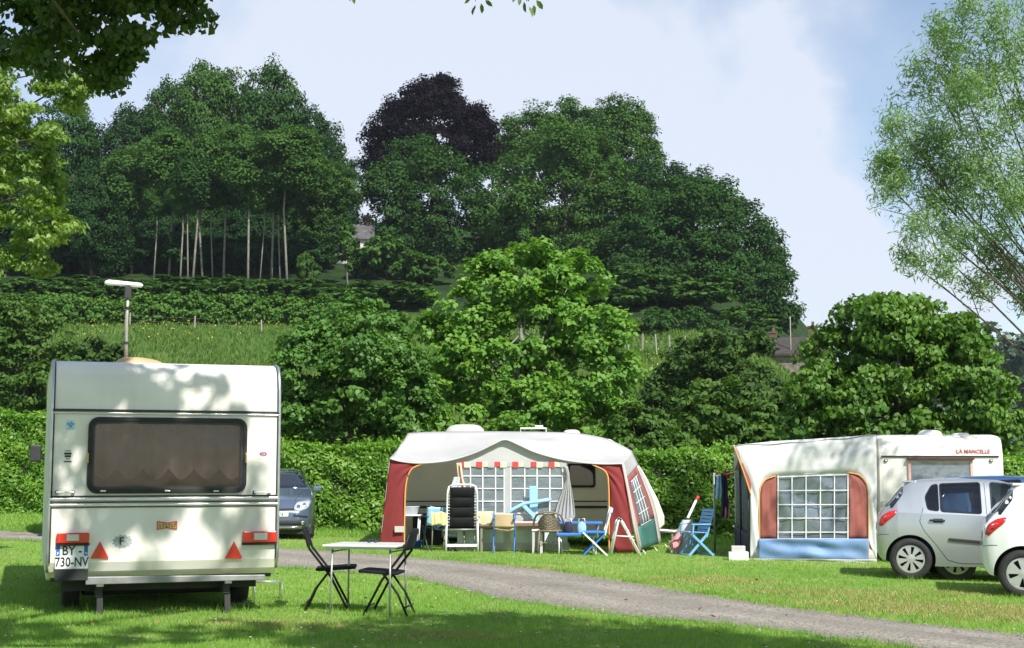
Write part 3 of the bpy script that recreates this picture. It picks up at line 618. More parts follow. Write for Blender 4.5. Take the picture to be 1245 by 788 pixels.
# far wood on the ridge at the right
lob = []
r_ = random.Random(9)
for i in range(60):
    px = 1090 + i * 6; Y = r_.uniform(270, 300); x = (px - CX) / FPX * Y; zt = tz(x, Y); q = r_.uniform(4.5, 7.5); lob.append((x, Y, zt + r_.uniform(2, 13), q, q, q))
for i in range(40):
    px = 1130 + i * 6; Y = r_.uniform(190, 230); x = (px - CX) / FPX * Y; zt = tz(x, Y); q = r_.uniform(3, 5); lob.append((x, Y, zt + r_.uniform(1, 4), q, q, q))
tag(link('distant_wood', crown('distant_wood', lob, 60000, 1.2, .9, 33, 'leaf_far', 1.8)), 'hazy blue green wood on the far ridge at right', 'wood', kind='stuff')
# ---------------------------------------------------------------- clipped hedges
def hedge(name, label, A, B, height, depth, dens, seed, L=.15, Wd=.065, sprig=.1):
    rg = np.random.default_rng(seed); A = Vector(A); B = Vector(B); d = (B - A); ln = d.length; d.normalize(); nrm = Vector((d.y, -d.x, 0))
    t = thing(name, label, 'hedge', A.lerp(B, .5))
    c = t.location; dn = np.array(d); nn = np.array(nrm); o = np.array(A - c)
    def bumps(u, v): return .09 * np.sin(u * 1.7 + seed) + .07 * np.sin(u * 5.3 + v * 3) * np.sin(v * 4.1 + u) + .06 * np.sin(v * 6.1 + u * 1.3)
    nf = int(dens * ln * height); nt_ = int(dens * ln * depth * .9); ne = int(dens * depth * height)
    P = []; Q = []
    u = rg.uniform(0, ln, nf); v = rg.uniform(0.02, height, nf); dd = np.abs(rg.normal(0, .07, nf)) - .04 - bumps(u, v)
    P.append(o + u[:, None] * dn + v[:, None] * [0, 0, 1] + (depth / 2 - dd)[:, None] * nn); Q.append(np.tile(nn * .7 + [0, 0, .45], (nf, 1)))
    u = rg.uniform(0, ln, nt_); w = rg.uniform(-depth / 2, depth / 2, nt_); hh = height + bumps(u, w) - np.abs(rg.normal(0, .06, nt_)) + (rg.random(nt_) < .09) * rg.uniform(0, sprig * 2, nt_)
    P.append(o + u[:, None] * dn + hh[:, None] * [0, 0, 1] + w[:, None] * nn); Q.append(np.tile([0, 0, 1.0], (nt_, 1)))
    for e, s in ((0, -1), (ln, 1)):
        w = rg.uniform(-depth / 2, depth / 2, ne); v = rg.uniform(0.02, height, ne)
        P.append(o + (e - s * .04 - s * np.abs(rg.normal(0, .05, ne)))[:, None] * dn + v[:, None] * [0, 0, 1] + w[:, None] * nn); Q.append(np.tile(dn * s * .7 + [0, 0, .4], (ne, 1)))
    P = np.concatenate(P); Q = np.concatenate(Q) + rg.normal(size=P.shape) * .55
    link('foliage', leaves_mesh(name + '_foliage', P, Q, L, Wd, rg, np.clip(rg.random(len(P)) * .75 + .25 * np.sin(P[:, 0] * 2) * np.sin(P[:, 2] * 3), 0, 1), 'leaf_laurel', .25), None, t)
    mb = MB(); rot = math.atan2(d.y, d.x)
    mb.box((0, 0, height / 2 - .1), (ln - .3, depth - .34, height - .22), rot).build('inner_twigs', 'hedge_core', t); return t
a = at(338 - 120, 571, 33.2); b = at(1290, 571, 33.6); a.z = tz(a.x, a.y); b.z = tz(b.x, b.y)
hedge('laurel_hedge', 'long clipped bright green hedge behind the awnings and parked cars', a, b, 1.98, 1.3, 950, 5, .125, .052)
a = at(-60, 571, 40.5); b = at(150, 571, 39.5); a.z = tz(a.x, a.y); b.z = tz(b.x, b.y)
hedge('laurel_hedge', 'tall clipped hedge left of the near caravan beyond the road', a, b, 2.75, 1.4, 900, 6, .135, .058)
# hedge line along the top of the pasture
def field_hedge(label, p, q, h, dep, n, seed, mat, per=60):
    A = hit(*p); B = hit(*q); t = thing('field_hedge', label, 'hedge', A.lerp(B, .5)); lob = []; rr = random.Random(seed); k = int((B - A).length / 1.3)
    for i in range(k + 1):
        w = A.lerp(B, i / k); w.z = tz(w.x, w.y); w -= t.location; lob.append((w.x + rr.uniform(-.3, .3), w.y + rr.uniform(-.3, .3), w.z + h * .45, 1.1, dep, h * .6 * rr.uniform(.85, 1.15)))
    link('foliage', crown('field_hedge', lob, n, .27, .19, seed, mat, .45, up=.6, per=per), None, t)
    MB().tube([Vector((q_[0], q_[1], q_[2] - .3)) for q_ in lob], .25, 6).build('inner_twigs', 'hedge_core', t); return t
leafmat('leaf_field_hedge', (0.055, 0.14, 0.022), (0.115, 0.22, 0.042), .28, .7, .08)
field_hedge('dark rough hedge along the top of the left pasture', (-30, 394), (395, 396), 2.1, .9, 34000, 44, 'leaf_field_hedge', 20)
field_hedge('rough hedge below the trees at the top of the right pasture', (690, 420), (950, 432), 1.8, .9, 8000, 45, 'leaf_hill')
# near trees: light beech at left, willow at right, the overhanging tree
ptree('beech_tree', 'sunlit yellow green tree hanging in at the left edge', 'tree', 20, -90,
      [(15, 110, 42), (55, 88, 24), (105, 108, 14), (28, 178, 42), (62, 165, 18), (20, 240, 42), (55, 228, 24), (62, 275, 22), (12, 295, 34), (-50, 190, 80), (-60, 320, 60), (78, 272, 14), (40, 318, 14), (85, 118, 14), (-70, 90, 60)],
      27000, .085, .05, 'leaf_beech', 51, .19, .06, dy=.8, loc=(-8.6, 20.5, tz(-8.6, 20.5)), limbs=False, droop=.7, flat=.45, up=.8)
bt0 = bpy.data.objects['beech_tree']; ob0 = Vector(bt0.location)
mb = MB().tube([(0, 0, -.3), (.1, 0, 2), (.0, .1, 5), (.2, 0, 8.5)], [.2, .17, .13, .05], 10)
for px, py in ((15, 110), (55, 88), (28, 178), (20, 240), (60, 165), (105, 108), (55, 228)):
    e = at(px, py, 20) - ob0; h0 = max(1.5, e.z - 1.6); mb.tube([(.05, 0, h0), (e.x * .4, e.y * .4, e.z - .5), (e.x * .75, e.y * .75, e.z - .05), tuple(e)], [.03, .02, .012, .004], 5)
mb.build('trunk', 'bark', bt0, True)
WY = 25.0; WX = 11.2
wl = [(1245, 350, 22), (1150, 320, 16), (1190, 345, 18), (1135, 260, 26), (1170, 225, 36), (1080, 190, 14), (1225, 330, 26), (1195, 40, 52), (1140, 105, 36), (1105, 165, 30), (1180, 140, 62), (1232, 95, 70), (1130, 220, 36), (1200, 230, 60), (1085, 232, 16), (1120, 285, 22), (1105, 318, 12), (1165, 290, 24), (1260, 200, 90), (1290, 60, 90), (1085, 150, 20), (1150, 180, 40), (1210, 300, 26), (1150, 60, 26), (1075, 205, 10), (1300, 300, 50)]
wt = ptree('willow_tree', 'tall silvery willow with thin branches at the right edge', 'tree', WY, 1310, wl, 38000, .125, .024, 'leaf_willow', 52, .33, .1, dy=.7, loc=(WX, WY + .5, tz(WX, WY + .5)), droop=.35, limbs=False, flat=.9, up=.3, inner=.3, rho=(.45, 1.1), rej=.45)
side = [(8.6 - WX, 19.4 - WY - .5, 8.7, .7, .7, .5), (9.4 - WX, 19.6 - WY - .5, 8.5, .7, .7, .5), (10.2 - WX, 19.3 - WY - .5, 8.6, .7, .7, .5), (9.0 - WX, 20.6 - WY - .5, 8.2, .6, .6, .4), (10.6 - WX, 21.2 - WY - .5, 8.0, 1.1, 1.1, .7)]
link('crown', crown('willow_side_crown', side, 2600, .125, .03, 53, 'leaf_willow', .42, inner=.3, rej=.3), None, wt)
mb = MB(); o = Vector((WX, WY + .5, tz(WX, WY + .5))); rr = random.Random(3); st = at(1330, 470, WY + .5) - o
mb.tube([(0, 0, -.2), (st.x * .3, 0, st.z * .5), st], [.28, .24, .2], 12)
for k, (px, py) in enumerate([(1085, 232), (1105, 318), (1120, 285), (1130, 220), (1105, 165), (1140, 105), (1195, 40), (1180, 140), (1165, 290), (1200, 230), (1232, 95), (1150, 60), (1215, 30), (1085, 150), (1150, 180), (1260, 60), (1210, 300), (1250, 180), (1180, 250), (1290, 40)]):
    e = at(px, py, WY + rr.uniform(-.6, .6)) - o; s = st + Vector((rr.uniform(-.2, .2), rr.uniform(-.2, .2), rr.uniform(-.3, .4)))
    c1 = s.lerp(e, .4) + Vector((.25, 0, -.1 if e.z > st.z + 3 else -.3)); c2 = s.lerp(e, .75) + Vector((.05, 0, -.05))
    pts = smooth_curve([s, c1, c2, e], 10); mb.tube(pts, [.026 * (1 - i / 9.5) + .005 for i in range(10)], 5)
    for q in range(7):
        i = rr.randint(3, 8); b_ = Vector(pts[i]); f = (e - s).normalized() * rr.uniform(.3, .7) + Vector((rr.uniform(-.5, .3), rr.uniform(-.3, .3), rr.uniform(-.1, .45)))
        mb.tube([b_, b_ + f * .5 + Vector((0, 0, .03)), b_ + f], [.011, .008, .003], 4)
mb.tube([st, Vector((-.4, -3, 7.2)), Vector((-1.8, -5.5, 8.6))], [.09, .05, .015], 6)
mb.build('trunk', 'bark', wt, True)
# big tree overhead: its low foliage hangs in at the top left, its crown shades the foreground
ob = Vector((-5.6, 7.2, tz(-5.6, 7.2)))
ot = thing('overhanging_tree', 'dark shaded foliage hanging down at the top left corner', 'tree', ob)
def shade(gx, gy, r, z, gz=0.0):
    k = (z - gz) / SDIR.z; return (gx + SDIR.x * k - ob.x, gy + SDIR.y * k - ob.y, z - ob.z, r, r, r * .7)
hang = plobes(11.5, [(50, 5, 60), (140, 12, 50), (115, 62, 34), (205, 10, 30), (150, 88, 16), (15, 35, 50), (100, -60, 80), (225, -35, 40), (240, 12, 14), (165, 55, 20), (60, 60, 30), (120, 100, 10)], 61, .7, ob)
dense = [shade(-.5, 13.3, 1.15, 7.0), shade(.6, 13.2, 1.4, 7.1), shade(1.5, 12.0, 1.6, 7.2), shade(2.5, 10.8, 1.5, 7.2), shade(-.2, 11.5, 1.2, 7.2), shade(3.4, 9.6, 1.4, 7.4), shade(.6, 9.6, 1.7, 7.6), shade(-1.2, 12.2, .7, 7.2), shade(2.0, 8.2, 1.8, 7.8),
         shade(-6.0, 13.6, 1.0, 7.6), shade(-5.4, 12.2, 1.0, 7.6), shade(-7.3, 14.2, 1.1, 7.6), shade(-7.5, 17, 1.3, 8.5), (1.6, 1.6, 7.4, 1.4, 1.4, 1.0), (2.9, 2.0, 7.6, 1.2, 1.2, .9), (2.2, 3.4, 6.4, 1.1, 1.1, .8)]
extra = [shade(1.4, 13.0, 1.0, 7.3), shade(2.2, 12.2, 1.0, 7.3), shade(3.0, 11.3, 1.0, 7.3), shade(-.9, 12.8, .8, 7.2), shade(-.2, 14.2, .7, 7.2), shade(4.2, 10.0, 1.0, 7.4), shade(.4, 12.2, 1.2, 7.2)]
thin = [shade(-4.3, 14.2, .75, 9.0, 1.2), shade(-3.3, 14.2, .7, 9.2, 1.7), shade(-2.6, 14.3, .6, 9.0, .9), shade(-3.8, 14.2, .7, 9.4, 2.3), shade(-2.9, 14.3, .6, 9.4, 2.4), shade(-3.6, 14.1, .6, 9.2, .7), shade(-2.5, 13.0, .7, 8.6), shade(-3.6, 12.4, .8, 8.6), shade(-4.6, 12.8, .8, 8.4), shade(-1.6, 12.6, .6, 8.4), shade(-4.5, 14.0, .6, 9.2, 2.0)]
screen = [(q[0] + 1.7 + k, q[1] - 2.9 + k, q[2] + 3.4, 1.0, 1.0, .7) for q in (hang[0], hang[1], hang[2], hang[5], hang[3]) for k in (0, -.7)]
link('crown', crown('overhang_crown', sprout(hang, 7, 2), 12000, .066, .05, 62, 'leaf_canopy', .16, droop=.9, up=.4), None, ot)
link('crown', crown('upper_crown', dense + extra, 40000, .13, .095, 63, 'leaf_canopy', .36, per=22, inner=.3), None, ot)
link('crown', crown('screen_crown', screen, 6500, .13, .095, 66, 'leaf_canopy', .3, per=90), None, ot)
link('crown', crown('thin_crown', thin, 5000, .13, .095, 64, 'leaf_canopy', .17, per=42, rho=(.4, 1.1), rej=.2), None, ot)
trunk_mb((0, 0, -.3), (.9, -.6, 6.5), .34, .16, 65, [Vector(q[:3]) for q in dense[::2] + thin[::2]], 14).build('trunk', 'bark', ot, True)
mb = MB()
for k, q in enumerate(hang[:6]):
    e = Vector(q[:3]); s0 = Vector((.8, -.5, 5.8)); mb.tube([s0, s0.lerp(e, .5) + Vector((0, 0, .5)), e.lerp(s0, .12)], [.05, .03, .008], 6)
mb.build('low_limbs', 'bark', ot, True)
# leafy twig ends that hang into the top of the picture, every leaf its own part
def twig(label, px, py, lv, seed, up=60):
    e = at(px, py, 9.6); s = at(px - 6, py - up, 9.4); t = thing('hanging_twig', label, 'twig', e, 0, 'twig ends hanging in at the top edge')
    MB().tube([s - e, (s - e) * .5 + Vector((.01, 0, 0)), (0, 0, 0)], [.006, .004, .002], 5).build('stem', 'bark', t, True)
    rr = random.Random(seed)
    for dx, dy, ang, L in lv:
        m = MB(); w = L * .27; bend = .15 * L
        m.add([(0, 0, 0), (w * .8, .0, -L * .35), (w * .7, 0, -L * .7), (0, bend, -L), (-w * .7, 0, -L * .7), (-w * .8, 0, -L * .35), (0, .2 * w, -L * .35), (0, .25 * w, -L * .7)], [(0, 1, 6), (0, 6, 5), (1, 2, 7, 6), (5, 6, 7, 4), (2, 3, 7), (4, 7, 3)])
        o = m.build('leaf', 'twig_leaf', t, True); o.location = at(px + dx, py + dy, 9.6) - e; o.rotation_euler = (rr.uniform(-.5, .5), R(ang), rr.uniform(-1, 1))
pmat('twig_leaf', (0.085, 0.15, 0.03), .5, var=.3, vscale=20)
twig('short leafy twig hanging at the top edge left of the sky middle', 424, -4, [(-7, -6, 20, .05), (0, -4, 0, .055), (5, -2, -10, .065), (9, -6, -30, .05)], 1)
twig('leafy twig with a spray of three leaves at the top edge', 578, 2, [(-6, -6, 25, .065), (0, 4, 0, .085), (7, 2, -20, .075), (12, -2, -45, .07), (-3, -12, 10, .06)], 2)
twig('longest leafy twig hanging in at the top edge right of the others', 640, 2, [(-14, -8, 15, .06), (-8, -6, 5, .065), (-3, 0, 0, .08), (4, 6, 0, .09), (9, 4, -8, .085), (12, -2, -40, .085), (-18, -12, 20, .06), (0, -10, -10, .06)], 3)
# ---------------------------------------------------------------- houses on the hill and pasture fence
def fence(label, a, b, n, h, grp=None):
    A = hit(*a); B = hit(*b); t = thing('pasture_fence', label, 'fence', A.lerp(B, .5)); tops = []
    pm = None
    for i in range(n):
        p = A.lerp(B, i / (n - 1)); p.z = tz(p.x, p.y); q = p - t.location; tops.append(q + Vector((0, 0, h * .85)))
        if pm is None:
            o = MB().box((0, 0, h / 2), (.09, .09, h)).box((0, 0, h + .02), (.075, .075, .06)).build('post', 'weathered_wood', t, bevel=.01); pm = o
        else: o = pm.copy(); COL.objects.link(o); o.parent = t
        o.location = q; o.rotation_euler = (.06 * math.sin(i * 3), .08 * math.sin(i * 7), i)
    w = MB()
    for dz in (0, -.35): w.tube([q + Vector((0, 0, dz)) for q in tops], .005, 4)
    w.build('wire', 'weathered_wood', t)
fence('post and wire fence crossing the right pasture below the trees', (764, 428), (850, 434), 6, 1.2)
fence('few pale fence posts standing in the left pasture', (158, 397), (318, 406), 3, .95)
def house(name, label, loc, rz, w, d, hw, hr, wall, roof, chims, wins, axis='x'):
    t = thing(name, label, 'house', loc, rz); m = MB()
    x, y = w / 2, d / 2
    m.add([(-x, -y, -1), (x, -y, -1), (x, y, -1), (-x, y, -1), (-x, -y, hw), (x, -y, hw), (x, y, hw), (-x, y, hw), (-x, 0, hw + hr), (x, 0, hw + hr)],
          [(0, 1, 5, 4), (2, 3, 7, 6), (1, 2, 6, 9, 5), (3, 0, 4, 8, 7)]).build('wall', wall, t)
    e = .35; k = hr / y; r = MB()
    for s in (-1, 1):
        r.add([(-x - e, s * (y + e), hw - e * k + .05), (x + e, s * (y + e), hw - e * k + .05), (x + e, 0, hw + hr + .05), (-x - e, 0, hw + hr + .05),
               (-x - e, s * (y + e), hw - e * k + .22), (x + e, s * (y + e), hw - e * k + .22), (x + e, 0, hw + hr + .24), (-x - e, 0, hw + hr + .24)],
              [(0, 1, 2, 3), (4, 5, 6, 7), (0, 1, 5, 4), (1, 2, 6, 5), (3, 0, 4, 7)])
    ro = r.build('roof', roof, t)
    for cx, cz, cw in chims:
        c = MB().box((cx, 0, hw + hr + cz / 2 - .3), (cw, cw * .8, cz + .6)).box((cx, 0, hw + hr + cz + .05), (cw * 1.18, cw, .14)).build('chimney', 'brick', ro)
        MB().lathe([(.12, 0), (.1, .35), (.13, .38)], 10, lambda a, b, h: (cx + a, b, hw + hr + cz + .1 + h)).build('chimney_pot', 'brick', ro)
    for wx, wz, ww, wh in wins:
        f = MB(); ring(f, rrect(ww + .16, wh + .16, .02, 1), rrect(ww, wh, .02, 1), lambda u, v, tt: (wx + u, -y - tt, wz + v), 0, .06); fo = f.build('window', 'render', t)
        MB().box((wx, -y - .012, wz), (ww, .02, wh)).build('pane', 'dark_hole', fo)
    return t
h2 = at(966, 571, 113); house('stone_house', 'stone house with dark roof and two chimneys at the right end of the hill', (h2.x, 113, tz(h2.x, 113) - .2), R(-20), 4.6, 4.6, 1.5, 1.3, 'stone', 'roof_brown', [(1.7, .95, .7), (-1.5, .6, .55)], [])
p = at(964.5, 571, 111); g = tz(p.x, 111); tp = thing('utility_pole', 'thin grey pole standing beside the stone house', 'pole', (p.x, 111, g))
MB().tube([(0, 0, -.3), (0, 0, 4.6)], [.05, .04], 8).build('mast', 'weathered_wood', tp, True)
h1 = at(417, 571, 141); house('grey_roofed_hall', 'pale hall with a grey roof half hidden in the gap between the woods', (h1.x, 141, tz(h1.x, 141)), R(4), 5.2, 4.2, 2.0, 1.5, 'render', 'slate', [(2.2, .9, .6)], [(-1.6, 1.0, .7, 1.3), (-.2, 1.0, .7, 1.3), (1.2, 1.0, .7, 1.3)])
# ---------------------------------------------------------------- materials for vehicles, tents and furniture
pmat('caravan_white', (0.82, 0.78, 0.695), .38, var=.10, vscale=1.6, bump=.05, bscale=6, dirt=((0.50, 0.46, 0.34), 2.4, .5), spec=.45)
pmat('aluminium', (0.55, 0.55, 0.55), .35, metal=.85, var=.15, vscale=8)
pmat('skirt_grey', (0.27, 0.27, 0.26), .5, metal=.3, var=.3, vscale=5)
pmat('trim_dark', (0.03, 0.03, 0.03), .5, var=.2, vscale=8)
pmat('rubber', (0.02, 0.02, 0.02), .75, var=.3, vscale=10)
pmat('red_lens', (0.62, 0.02, 0.015), .15, coat=.6, var=.08, vscale=12)
pmat('clear_lens', (0.62, 0.58, 0.52), .12, coat=.6)
pmat('amber_lens', (0.75, 0.30, 0.03), .2, coat=.4)
pmat('plate_white', (0.78, 0.78, 0.76), .4, var=.05, vscale=10)
pmat('plate_blue', (0.02, 0.11, 0.42), .4)
pmat('ink', (0.012, 0.012, 0.014), .5)
pmat('net_curtain', (0.34, 0.30, 0.285), .9, var=.6, vscale=2.2)
pmat('interior_dark', (0.018, 0.016, 0.016), .9)
glassmat('tinted_acrylic', (0.66, 0.63, 0.63), .035, .05, .10, 1.6)
glassmat('clear_film', (0.62, 0.66, 0.70), .10, .12, .25, 4.0, (.42, .50, .57), .30)
pmat('sticker_blue', (0.10, 0.32, 0.55), .5); pmat('sticker_pale', (0.55, 0.68, 0.74), .5); pmat('script_red', (0.50, 0.10, 0.10), .5); pmat('sticker_red', (0.55, 0.05, 0.05), .5); pmat('sticker_grey', (0.36, 0.40, 0.38), .5, var=.3, vscale=40)
pmat('gold', (0.55, 0.36, 0.12), .4, metal=.4)
pmat('aged_plastic', (0.50, 0.36, 0.18), .6, var=.25, vscale=5)
pmat('mast_grey', (0.42, 0.38, 0.34), .5, metal=.2, var=.3, vscale=6)
pmat('white_plastic', (0.78, 0.78, 0.76), .45, var=.06, vscale=5)
pmat('galvanised', (0.38, 0.38, 0.37), .5, metal=.6, var=.3, vscale=7)
pmat('chassis', (0.03, 0.03, 0.03), .8, var=.3, vscale=5)
pmat('awning_white', (0.70, 0.69, 0.665), .85, var=.07, vscale=1.3, bump=.25, bscale=5, dirt=((0.60, 0.59, 0.55), 1.5, .3), spec=.2); clothmat('awning_white', .42)
pmat('awning_side', (0.76, 0.755, 0.74), .85, var=.06, vscale=1.3, bump=.45, bscale=2.2, spec=.2); clothmat('awning_side', .2)
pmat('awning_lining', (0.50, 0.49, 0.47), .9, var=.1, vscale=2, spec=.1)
pmat('awning_red', (0.225, 0.036, 0.036), .8, var=.18, vscale=2.2, bump=.3, bscale=6, spec=.2)
pmat('awning_brick', (0.34, 0.11, 0.09), .75, var=.16, vscale=2.2, bump=.3, bscale=6, spec=.25)
pmat('awning_green', (0.05, 0.17, 0.14), .7, var=.2, vscale=3)
pmat('awning_blue', (0.15, 0.26, 0.46), .6, var=.25, vscale=2.6, bump=.4, bscale=6)
pmat('awning_navy', (0.02, 0.03, 0.10), .7, var=.2, vscale=3)
pmat('piping_orange', (0.70, 0.33, 0.08), .7)
pmat('piping_pink', (0.72, 0.42, 0.36), .7)
pmat('valance_red', (0.55, 0.06, 0.05), .8); pmat('valance_cream', (0.72, 0.66, 0.45), .8)
pmat('caravan_cream', (0.84, 0.77, 0.62), .5, var=.06, vscale=2)
pmat('brown_stripe', (0.06, 0.035, 0.025), .6)
pmat('mud_flap', (0.62, 0.70, 0.72), .7, var=.15, vscale=3)
pmat('silver_paint', (0.50, 0.52, 0.535), .28, metal=.6, coat=.8, var=.03, vscale=3)
pmat('white_paint', (0.80, 0.80, 0.79), .3, coat=.8, var=.03, vscale=3)
pmat('blue_paint', (0.045, 0.11, 0.26), .3, metal=.4, coat=.8)
pmat('slate_paint', (0.13, 0.17, 0.25), .25, metal=.5, coat=.9)
pmat('van_paint', (0.022, 0.03, 0.028), .35, coat=.5)
glassmat('car_glass_clear', (0.42, 0.47, 0.46), .07, .02, .03, 1.0); pmat('interior_grey', (0.035, 0.036, 0.04), .8, var=.2, vscale=4); pmat('seat_cloth', (0.05, 0.052, 0.058), .9, var=.25, vscale=9)
pmat('car_glass', (0.012, 0.017, 0.022), .04, spec=.7, coat=.3)
pmat('tyre_rubber', (0.022, 0.021, 0.02), .8, var=.3, vscale=12)
pmat('wheel_silver', (0.52, 0.52, 0.51), .35, metal=.55)
pmat('headlight_glass', (0.62, 0.66, 0.70), .08, metal=.35, coat=1)
pmat('chrome', (0.75, 0.75, 0.76), .12, metal=1)
# ---------------------------------------------------------------- caravan shell
def caravan_shell(root, w, prof, seg, hole, mat, name='body', bevel=.02, depth=.32, inner='interior_dark'):
    """side profile (y, z) swept across width w; segment seg has a window opening hole=(x0,x1,z0,z1)."""
    m = MB(); n = len(prof); h = w / 2
    for i in range(n):
        a, b = prof[i], prof[(i + 1) % n]
        if i == seg and hole:
            x0, x1, z0, z1 = hole
            def Y(z): return a[0] + (b[0] - a[0]) * (z - a[1]) / (b[1] - a[1])
            vs = [(-h, a[0], a[1]), (h, a[0], a[1]), (h, b[0], b[1]), (-h, b[0], b[1]), (x0, Y(z0), z0), (x1, Y(z0), z0), (x1, Y(z1), z1), (x0, Y(z1), z1)]
            m.add(vs, [(0, 1, 5, 4), (1, 2, 6, 5), (2, 3, 7, 6), (3, 0, 4, 7)])
        else: m.add([(-h, *a), (h, *a), (h, *b), (-h, *b)], [(0, 1, 2, 3)])
    for s in (-h, h): m.add([(s, *p) for p in prof], [tuple(range(n))])
    me = bpy.data.meshes.new(name); me.from_pydata(m.v, [], m.f); b = bmesh.new(); b.from_mesh(me)
    bmesh.ops.remove_doubles(b, verts=b.verts, dist=1e-5); bmesh.ops.recalc_face_normals(b, faces=b.faces); b.to_mesh(me); b.free()
    o = link(name, me, mat, root)
    q = o.modifiers.new('bevel', 'BEVEL'); q.width = bevel; q.segments = 3; q.limit_method = 'ANGLE'; q.angle_limit = R(50)
    if hole:
        x0, x1, z0, z1 = hole; y0 = min(prof[seg][0], prof[(seg + 1) % n][0]) + .012
        MB().add([(x0, y0, z0), (x1, y0, z0), (x1, y0, z1), (x0, y0, z1), (x0, y0 + depth, z0), (x1, y0 + depth, z0), (x1, y0 + depth, z1), (x0, y0 + depth, z1)],
                 [(4, 5, 6, 7), (0, 1, 5, 4), (1, 2, 6, 5), (2, 3, 7, 6), (3, 0, 4, 7)]).build('window_recess', inner, root)
    return o
def on_plane(root):      # picture pixel -> local (x, z) on the thing's y = 0 plane
    bpy.context.view_layer.update()
    Mx = Matrix.Translation(root.location) @ root.rotation_euler.to_matrix().to_4x4(); inv = Mx.inverted(); nrm = Mx.to_3x3() @ Vector((0, -1, 0)); E = Vector((0, 0, EYE))
    def f(px, py, y=0.0):
        d = ray(px, py); p0 = Mx @ Vector((0, y, 0)); t = (p0 - E).dot(nrm) / d.dot(nrm); q = inv @ (E + d * t); return q.x, q.z
    return f
# ---------------------------------------------------------------- near caravan
c = at(203.5, 571, 14.13); c.z = tz(c.x, c.y)
cv = thing('caravan', 'weathered white caravan seen from behind with dappled shade on it', 'caravan', c, R(18.9))
cp = on_plane(cv); HW_ = 1.115
X0, Z0 = cp(111, 594); X1, Z1 = cp(295, 515)
ztop = cp(203, 442)[1]; zr1 = cp(203, 500)[1]; zb = cp(203, 698)[1]
prof = [(.34, zb - .06), (.16, zb - .03), (.06, zb + .04), (.012, zb + .13), (0, zb + .24), (0, zr1), (.015, zr1 + .22), (.05, ztop - .12), (.09, ztop - .05), (.16, ztop - .005), (.28, ztop + .02),
        (4.4, ztop + .03), (4.75, ztop - .12), (4.9, ztop - .5), (5.0, 1.3), (4.9, .62), (4.7, zb - .06)]
caravan_shell(cv, 2 * HW_, prof, 4, (X0, X1, Z0, Z1), 'caravan_white', bevel=.012)
def face_fn(y=0.0): return lambda u, v, t: (u, y - t, v)
wc = ((X0 + X1) / 2, (Z0 + Z1) / 2); ww, wh = X1 - X0, Z1 - Z0
m = MB(); ring(m, rrect(ww + .09, wh + .10, .10, 6, *wc), rrect(ww + .01, wh + .01, .07, 6, *wc), face_fn(), 0, .04); fr = m.build('window', 'rubber', cv, bevel=.006)
m = MB(); ring(m, rrect(ww + .012, wh + .012, .07, 6, *wc), rrect(ww - .035, wh - .035, .05, 6, *wc), face_fn(), .012, .030); m.build('frame', 'trim_dark', fr)
m = MB(); m.prism(rrect(ww - .01, wh - .01, .06, 6, *wc), face_fn(), .010, .016); m.build('pane', 'tinted_acrylic', fr)
def curt(u, v):
    x = X0 + .03 + u * (ww - .06); s = abs(math.sin((u * 5.6 + .15) * math.pi)); zlo = Z0 + .085 + .11 * (1 - s) ** 0.9
    return (x, .06 + .018 * math.sin(u * 55) + .01 * math.sin(u * 23 + v * 4), zlo + (Z1 - .01 - zlo) * v)
MB().sheet(curt, 150, 8).build('net_curtain', 'net_curtain', fr, True)
m = MB()
for px in (125, 203, 262): x, z = cp(px, 597); m.box((x, -.045, z), (.055, .03, .018))
m.build('window_catch', 'aluminium', fr, bevel=.004)
for px in (106.5, 298.5):
    x, z = cp(px, 557); MB().box((x, -.05, z), (.016, .02, .10)).build('window_stay', 'gold', fr, bevel=.004)
# rails and edge trims
z = zr1; m = MB().box((0, -.012, z), (2 * HW_ - .02, .03, .022)); m.build('upper_rail', 'trim_dark', cv, bevel=.004)
MB().box((0, -.008, z - .028), (2 * HW_ - .03, .02, .018)).build('upper_rail_trim', 'aluminium', cv, bevel=.004)
for px_y, mt, hh, dp in ((603, 'trim_dark', .016, .018), (606.5, 'aluminium', .026, .03), (610, 'trim_dark', .014, .02), (613.5, 'aluminium', .022, .024), (616, 'trim_dark', .010, .016)):
    x, z = cp(203, px_y); MB().box((0, -.004, z), (2 * HW_ - .02, dp, hh)).build('waist_rail', mt, cv, bevel=.003)
for s in (-1, 1):
    m = MB(); pts = [Vector((s * (HW_ - .004), y, z)) for y, z in prof[2:13]]; m.tube(pts, .017, 6); m.build('edge_trim', 'aluminium', cv, True)
    m = MB(); pts = [Vector((s * (HW_ - .022), y - .006, z)) for y, z in prof[3:11]]; m.tube(pts, .007, 5); m.build('edge_seal', 'trim_dark', cv, True)
for px in (79, 318):
    x, z = cp(px, 598.5); hnd = MB().box((x, -.055, z), (.17, .022, .022)); hnd.build('grab_handle', 'white_plastic', cv, bevel=.006)
    MB().box((x - .075, -.025, z), (.03, .05, .032)).box((x + .075, -.025, z), (.03, .05, .032)).build('handle_mount', 'trim_dark', cv, bevel=.004)
